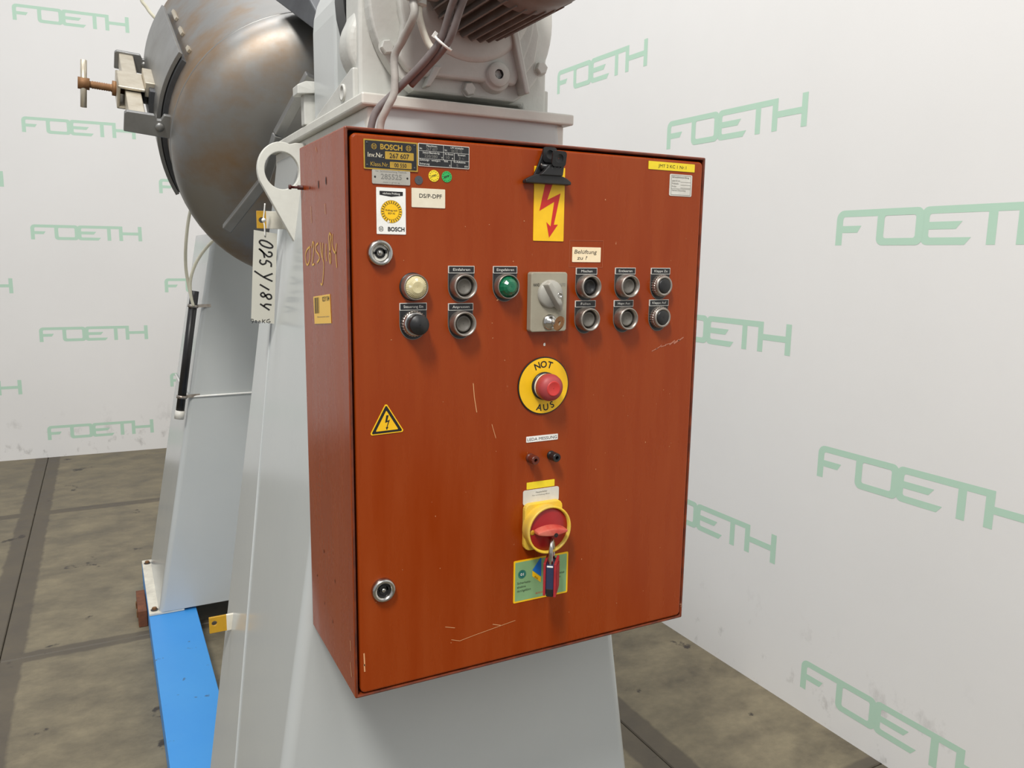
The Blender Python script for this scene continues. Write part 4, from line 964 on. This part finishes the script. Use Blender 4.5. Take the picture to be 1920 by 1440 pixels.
# yellow strip label, white form sticker
mb = MBD(); quad(mb, 0.4840, 1.7680, 0.5765, 1.7805, LEMON); mb.text('JMT 2 KC 1 Nr.1', 0.5030, 1.7720, 0.0560, 0.0050, 0.0008, INK); mb.build('strip_label', cab, label='yellow strip reading JMT 2 KC 1 Nr.1')
mb = MBD(); quad(mb, 0.5270, 1.7292, 0.5725, 1.7632, GREYL, 0, 0.0005, 0.002)
mb.ringplate([(0.5300, 1.7308), (0.5700, 1.7308), (0.5700, 1.7616), (0.5300, 1.7616)], [(0.5306, 1.7314), (0.5694, 1.7314), (0.5694, 1.7610), (0.5306, 1.7610)], 0.0004, 0.0007, INKG)
for st, z, w_ in (('Schutzleiterprüfung', 1.7575, 0.034), ('geprüft am', 1.7520, 0.016), ('Prüfstelle', 1.7475, 0.013), ('Prüfer', 1.7430, 0.009), ('Nächste Überprüfung', 1.7370, 0.028)): mb.text(st, 0.5318, z, w_, 0.0026, 0.0008, INK if z > 1.757 else INKG)
for z in (1.7512, 1.7467, 1.7422, 1.7405): mb.box((0.5490 if z > 1.741 else 0.5306, z, 0.0006), (0.5694, z+0.0003, 0.0008), INKG)
mb.build('form_sticker', cab, label='small white inspection form sticker')
mb = MBD(); mb.ringplate([(0.3425, 1.6150), (0.4035, 1.6145), (0.4040, 1.6555), (0.3430, 1.6550)], [(0.3429, 1.6154), (0.4031, 1.6149), (0.4036, 1.6551), (0.3434, 1.6546)], 0, 0.0003, TAPE)
quad(mb, 0.3480, 1.6225, 0.3995, 1.6450, BEIGEL, 0, 0.0006); mb.text('Belüftung', 0.3515, 1.6352, 0.0400, 0.0062, 0.0008, INK, slant=0.2); mb.text('zu ?', 0.3565, 1.6262, 0.0175, 0.0058, 0.0008, INK, slant=0.2); mb.build('paper_label', cab, label='cream label reading Belüftung zu ?')
# warning triangle
def tri(cx, cz, r, k, rr):
    P = []
    for i in range(3):
        a = math.radians(90+120*i+k)
        for d in (-34, 0, 34): P.append((cx+r*math.cos(a)-0+rr*(math.cos(a+math.radians(d))-1*math.cos(a)), cz+r*math.sin(a)+rr*(math.sin(a+math.radians(d))-math.sin(a))))
    return P
mb = MBD(); mb.prism(tri(0.0517, 1.3975, 0.0270, 1.5, 0.003), 0, 0.0006, YELLOW); mb.plate(tri(0.0517, 1.3975, 0.0248, 1.5, 0.002), 0.0008, INK); mb.plate(tri(0.0517, 1.3970, 0.0182, 1.5, 0.001), 0.0009, YELLOW)
mb.plate([(0.0510, 1.4092), (0.0545, 1.4092), (0.0523, 1.4012), (0.0562, 1.4027), (0.0525, 1.3925), (0.0540, 1.3925), (0.0515, 1.3880), (0.0500, 1.3922), (0.0512, 1.3922), (0.0536, 1.3998), (0.0492, 1.3985)], 0.0010, INK); mb.build('warning_triangle', cab, label='yellow high voltage warning triangle')
mb = MBD(); quad(mb, 0.2740, 1.3478, 0.3302, 1.3570, WHITEL); mb.text('LEDA MESSUNG', 0.2758, 1.3500, 0.0525, 0.0048, 0.0008, INK); mb.build('strip_label', cab, label='white strip reading LEDA MESSUNG')
mb = MBD(); quad(mb, 0.2762, 1.2728, 0.3262, 1.2838, LEMON, 0, 0.0004); mb.build('blank_tape', cab, label='blank lemon yellow tape')
mb = MBD(); quad(mb, 0.2700, 1.2480, 0.3342, 1.2716, GREYL, 0, 0.0010, 0.003); mb.text('Hauptschalter', 0.3025, 1.2655, 0.0205, 0.0028, 0.0012, INKG, align='C', bold=0.01); mb.text('Nur in 0-Stellung öffnen', 0.3015, 1.2612, 0.0310, 0.0022, 0.0012, INKG, align='C'); mb.build('switch_label', cab, label='pale grey label above the main switch')
# green safety label
mb = MBD(); quad(mb, 0.2555, 1.0890, 0.3552, 1.1590, YELLOW, 0, 0.0005, 0.002); quad(mb, 0.2583, 1.0918, 0.3524, 1.1562, GREENL, 0, 0.0007, 0.001)
mb.lathe([(0.0072, 0), (0.0062, 0)], TEAL, 24, cap=False, M=T(0.2705, 1.1355, 0.0009)); mb.lathe([(0.0058, 0), (0.0004, 0)], TEAL, 24, cap=False, M=T(0.2705, 1.1355, 0.0009)); mb.text('01', 0.2675, 1.1332, 0.0060, 0.0046, 0.0011, INKW, bold=0.02)
for st, z in (('Sicherheits-', 1.1195), ('abnahme', 1.1130), ('durchgeführt', 1.1065)): mb.text(st, 0.2620, z, 0.0019*len(st)+0.002, 0.0040, 0.0009, INK)
for st, z in (('am Betrieb', 1.1240), ('gemäss', 1.1178), ('BGV', 1.1118)): mb.text(st, 0.3295, z, 0.0018*len(st)+0.001, 0.0038, 0.0009, INK)
mb.text('BOSCH', 0.2960, 1.0975, 0.0125, 0.0030, 0.0009, REDI); mb.text('VE', 0.3115, 1.0975, 0.0040, 0.0030, 0.0009, INK)
mb.plate([(0.2890, 1.1390), (0.3050, 1.1260), (0.3050, 1.1570), (0.3030, 1.1570)], 0.0009, BLUEI); mb.plate([(0.2890, 1.1380), (0.2890, 1.1290), (0.3045, 1.1160), (0.3045, 1.1250)], 0.0009, YELLOW)
mb.text('BUGA', 0.2925, 1.1268, 0.008, 0.0028, 0.0011, INK, rot=-0.7); mb.build('safety_label', cab, label='green safety label with a yellow border')

# --- paint chips, scratches
mb = MBD()
rnd = random.Random(3)
def chip(x, z, w, h, m=PALEORANGE):
    n = 7; mb.plate([(x+w*math.cos(2*PI*i/n)*rnd.uniform(.5, 1.1), z+h*math.sin(2*PI*i/n)*rnd.uniform(.5, 1.1)) for i in range(n)], 0.00025, m)
chip(0.3025, 1.4985, 0.003, 0.0035, GREYL); 
for i in range(38): chip(rnd.uniform(0.03, 0.58), rnd.uniform(1.03, 1.77), rnd.uniform(0.0004, 0.0010), rnd.uniform(0.0005, 0.0013))
for P, w_ in (([(0.184,1.446),(0.186,1.425),(0.190,1.402)], 0.0012), ([(0.215,1.382),(0.222,1.360)], 0.0008), ([(0.150,1.052),(0.164,1.047),(0.19,1.051),(0.26,1.060)], 0.0008), ([(0.14,1.075),(0.156,1.070)], 0.0009), ([(0.221,1.566),(0.229,1.5705)], 0.0016), ([(0.22,1.062),(0.235,1.057)], 0.001)): mb.stroke(P, w_, 0.0003, PALEORANGE)
for i in range(7): mb.stroke([(0.506+i*0.009, 1.480+i*0.0026+rnd.uniform(-.003, .003)), (0.517+i*0.009, 1.484+i*0.0026+rnd.uniform(-.002, .002))], rnd.uniform(0.0012, 0.003), 0.0003, mat('pale_scuff', (176, 112, 88), 0.7))
for z, h_ in ((1.062, 0.02), (1.045, 0.012)): mb.stroke([(0.0135, z), (0.0142, z-h_)], 0.002, 0.0003, PALEORANGE)
mb.build('paint_chips', cab, label='pale paint chips and scratches')['kind'] = 'stuff'

# --- left side: chalk number, label, screw, holes
SX = faceX(-0.0003)
mb = MB(SX)
CH = [[(0.203,1.64),(0.223,1.635),(0.235,1.626),(0.231,1.615),(0.221,1.612),(0.208,1.619),(0.203,1.629),(0.203,1.64)],[(0.191,1.638),(0.183,1.647),(0.177,1.641),(0.183,1.627),(0.192,1.613),(0.178,1.614)],[(0.151,1.645),(0.165,1.641),(0.164,1.634),(0.149,1.628),(0.145,1.622),(0.161,1.616)],[(0.136,1.646),(0.135,1.635),(0.129,1.624)],[(0.123,1.645),(0.127,1.626),(0.121,1.615),(0.125,1.598),(0.133,1.585),(0.142,1.586)],[(0.104,1.644),(0.106,1.63),(0.104,1.619)],[(0.084,1.659),(0.076,1.654),(0.081,1.645),(0.082,1.636),(0.089,1.627),(0.084,1.616),(0.08,1.627),(0.086,1.635),(0.088,1.651),(0.084,1.659)],[(0.068,1.657),(0.071,1.642),(0.062,1.633),(0.051,1.631)],[(0.048,1.644),(0.053,1.63),(0.049,1.611)]]
for s_ in CH: mb.stroke([tuple(p)[:2] for p in smooth_path([(-a, b, 0) for a, b in s_], 4)], 0.0030, 0.0002, CHALK)
mb.build('chalk_number', cab, label='yellow chalk number 025Y184')
mb = MB(SX); mb.prism([(-0.188, 1.5640), (-0.184, 1.5225), (-0.086, 1.5315), (-0.090, 1.5730)][::-1][::-1], 0, 0.0005, YELLOW if False else mat('warm_yellow_sticker', (236, 190, 84), 0.5))
for i in range(22):
    x = -0.182+0.0014*i
    if rnd.random() < 0.75: mb.plate([(x, 1.5320+(x+0.188)*0.09+0.006), (x+0.0009, 1.5320+(x+0.188)*0.09+0.006), (x+0.0009, 1.5620+(x+0.188)*0.09), (x, 1.5620+(x+0.188)*0.09)], 0.0007, INK)
mb.text('025Y184', -0.132, 1.5600, 0.041, 0.0070, 0.0007, INK, rot=0.09, bold=0.01); mb.text('Mischtrommel Labor', -0.165, 1.5335, 0.072, 0.0022, 0.0007, INKG, rot=0.09); mb.build('barcode_sticker', cab, label='yellow barcode sticker reading 025Y184')
mb = MB(SX @ T(-0.240, 1.7310, 0)); mb.lathe([(0.0035, 0), (0.0035, 0.008), (0.0020, 0.008), (0.0020, 0.018), (0.0036, 0.018), (0.0036, 0.0215), (0.0004, 0.022)], mat('black_rust', (44, 24, 20), 0.6, col2=(90, 34, 24), nscale=200), 12); mb.build('side_screw', cab, label='dark rusty screw')
mb = MB(SX)
for y, z, w_, h_ in ((0.140, 1.729, 0.0025, 0.006), (0.097, 1.731, 0.0025, 0.006), (0.235, 1.728, 0.001, 0.001), (0.195, 1.728, 0.003, 0.002), (0.215, 1.10, 0.002, 0.002), (0.165, 1.16, 0.0025, 0.003), (0.12, 1.06, 0.002, 0.003), (0.17, 1.07, 0.002, 0.002), (0.10, 1.135, 0.002, 0.003)):
    mb.plate([(-y+w_*math.cos(2*PI*i/8), z+h_*math.sin(2*PI*i/8)) for i in range(8)], 0.0002, INK if h_ > 0.004 else ORANGE_D)
for P in ([(0.19,1.70),(0.188,1.675)], [(0.105,1.70),(0.104,1.685)], [(0.02,1.075),(0.018,1.060)], [(0.022,1.04),(0.016,1.02)], [(0.15,1.782),(0.146,1.775)]): mb.stroke([(-a, b) for a, b in P], 0.0022, 0.0002, PALEORANGE)
mb.build('side_marks', cab, label='small drill holes and chips')['kind'] = 'stuff'

# ------------------------------------------------------------------ hanging card tag
tg = thing('hanging_tag', 'grey card tag handwritten 025Y184 and 900KG hung beside the lifting lug', 'tag', (0.03, 0.780, 1.47))
KT = 0.9537; TM = Matrix(((KT,0,0,-0.2898*(1-KT)),(0,0,-1,0.780),(0,KT,0,1.632*(1-KT)),(0,0,0,1)))
mb = MB(TM); mb.prism([(0.0145, 1.4730), (0.0665, 1.4635), (0.0805, 1.6725), (0.0285, 1.6800)], 0, 0.0012, TAGM)
TS = [[(0.039,1.653),(0.044,1.657),(0.057,1.654),(0.068,1.646),(0.068,1.641),(0.06,1.64),(0.046,1.645),(0.039,1.653)],[(0.058, 1.63), (0.064, 1.63), (0.067, 1.626), (0.065, 1.621), (0.058, 1.62), (0.05, 1.627), (0.038, 1.638), (0.047, 1.63), (0.05, 1.617)],[(0.041,1.613),(0.039,1.607),(0.045,1.602),(0.052,1.605),(0.054,1.611),(0.064,1.605),(0.064,1.596)],[(0.026,1.587),(0.046,1.573),(0.066,1.563)],[(0.046,1.573),(0.067,1.581)],[(0.037,1.556),(0.058,1.543)],[(0.038,1.534),(0.044,1.537),(0.049,1.53),(0.055,1.522),(0.062,1.524),(0.061,1.531),(0.055,1.533),(0.049,1.53),(0.044,1.527),(0.039,1.53),(0.038,1.534)],[(0.036,1.511),(0.057,1.496)],[(0.044,1.505),(0.049,1.51),(0.062,1.508)]]
for s_ in TS: mb.stroke([tuple(p)[:2] for p in smooth_path([(a, b, 0) for a, b in s_], 3)], 0.0038, 0.0016, INK)
T9 = [[(0.020,1.475),(0.015,1.476),(0.014,1.472),(0.019,1.470),(0.020,1.475),(0.0195,1.470),(0.016,1.4665)],[(0.0245,1.473),(0.0275,1.471),(0.026,1.467),(0.0235,1.468),(0.0245,1.473)],[(0.0325,1.472),(0.0355,1.470),(0.034,1.466),(0.0315,1.467),(0.0325,1.472)],[(0.0405,1.475),(0.0395,1.466)],[(0.0465,1.474),(0.0415,1.470),(0.0455,1.466)],[(0.0565,1.475),(0.0505,1.473),(0.0495,1.468),(0.0545,1.466),(0.0585,1.469),(0.0535,1.470)]]
for s_ in T9: mb.stroke(s_, 0.0016, 0.0016, INK)
mb.plate(circ(0.053, 1.666, 0.0016, 12), 0.0016, INK)
mb.build('card', tg)
mb = MB(TM); mb.tube(smooth_path([(0.0525, 1.666, 0.002), (0.0515, 1.690, 0.006), (0.0500, 1.703, 0.004), (0.0520, 1.720, 0.006), (0.0540, 1.7400, 0.008)], 5), 0.0016, WHITEL, 8); mb.lathe([(0.0005, -0.003), (0.0045, -0.002), (0.0048, 0.002), (0.0005, 0.004)], WHITEL, 12, M=T(0.0500, 1.7025, 0.006)); mb.build('tie', tg, label='white plastic tie')

# helper bookkeeping is not part of the scene
for o in bpy.data.objects:
    if '_o' in o: del o['_o']
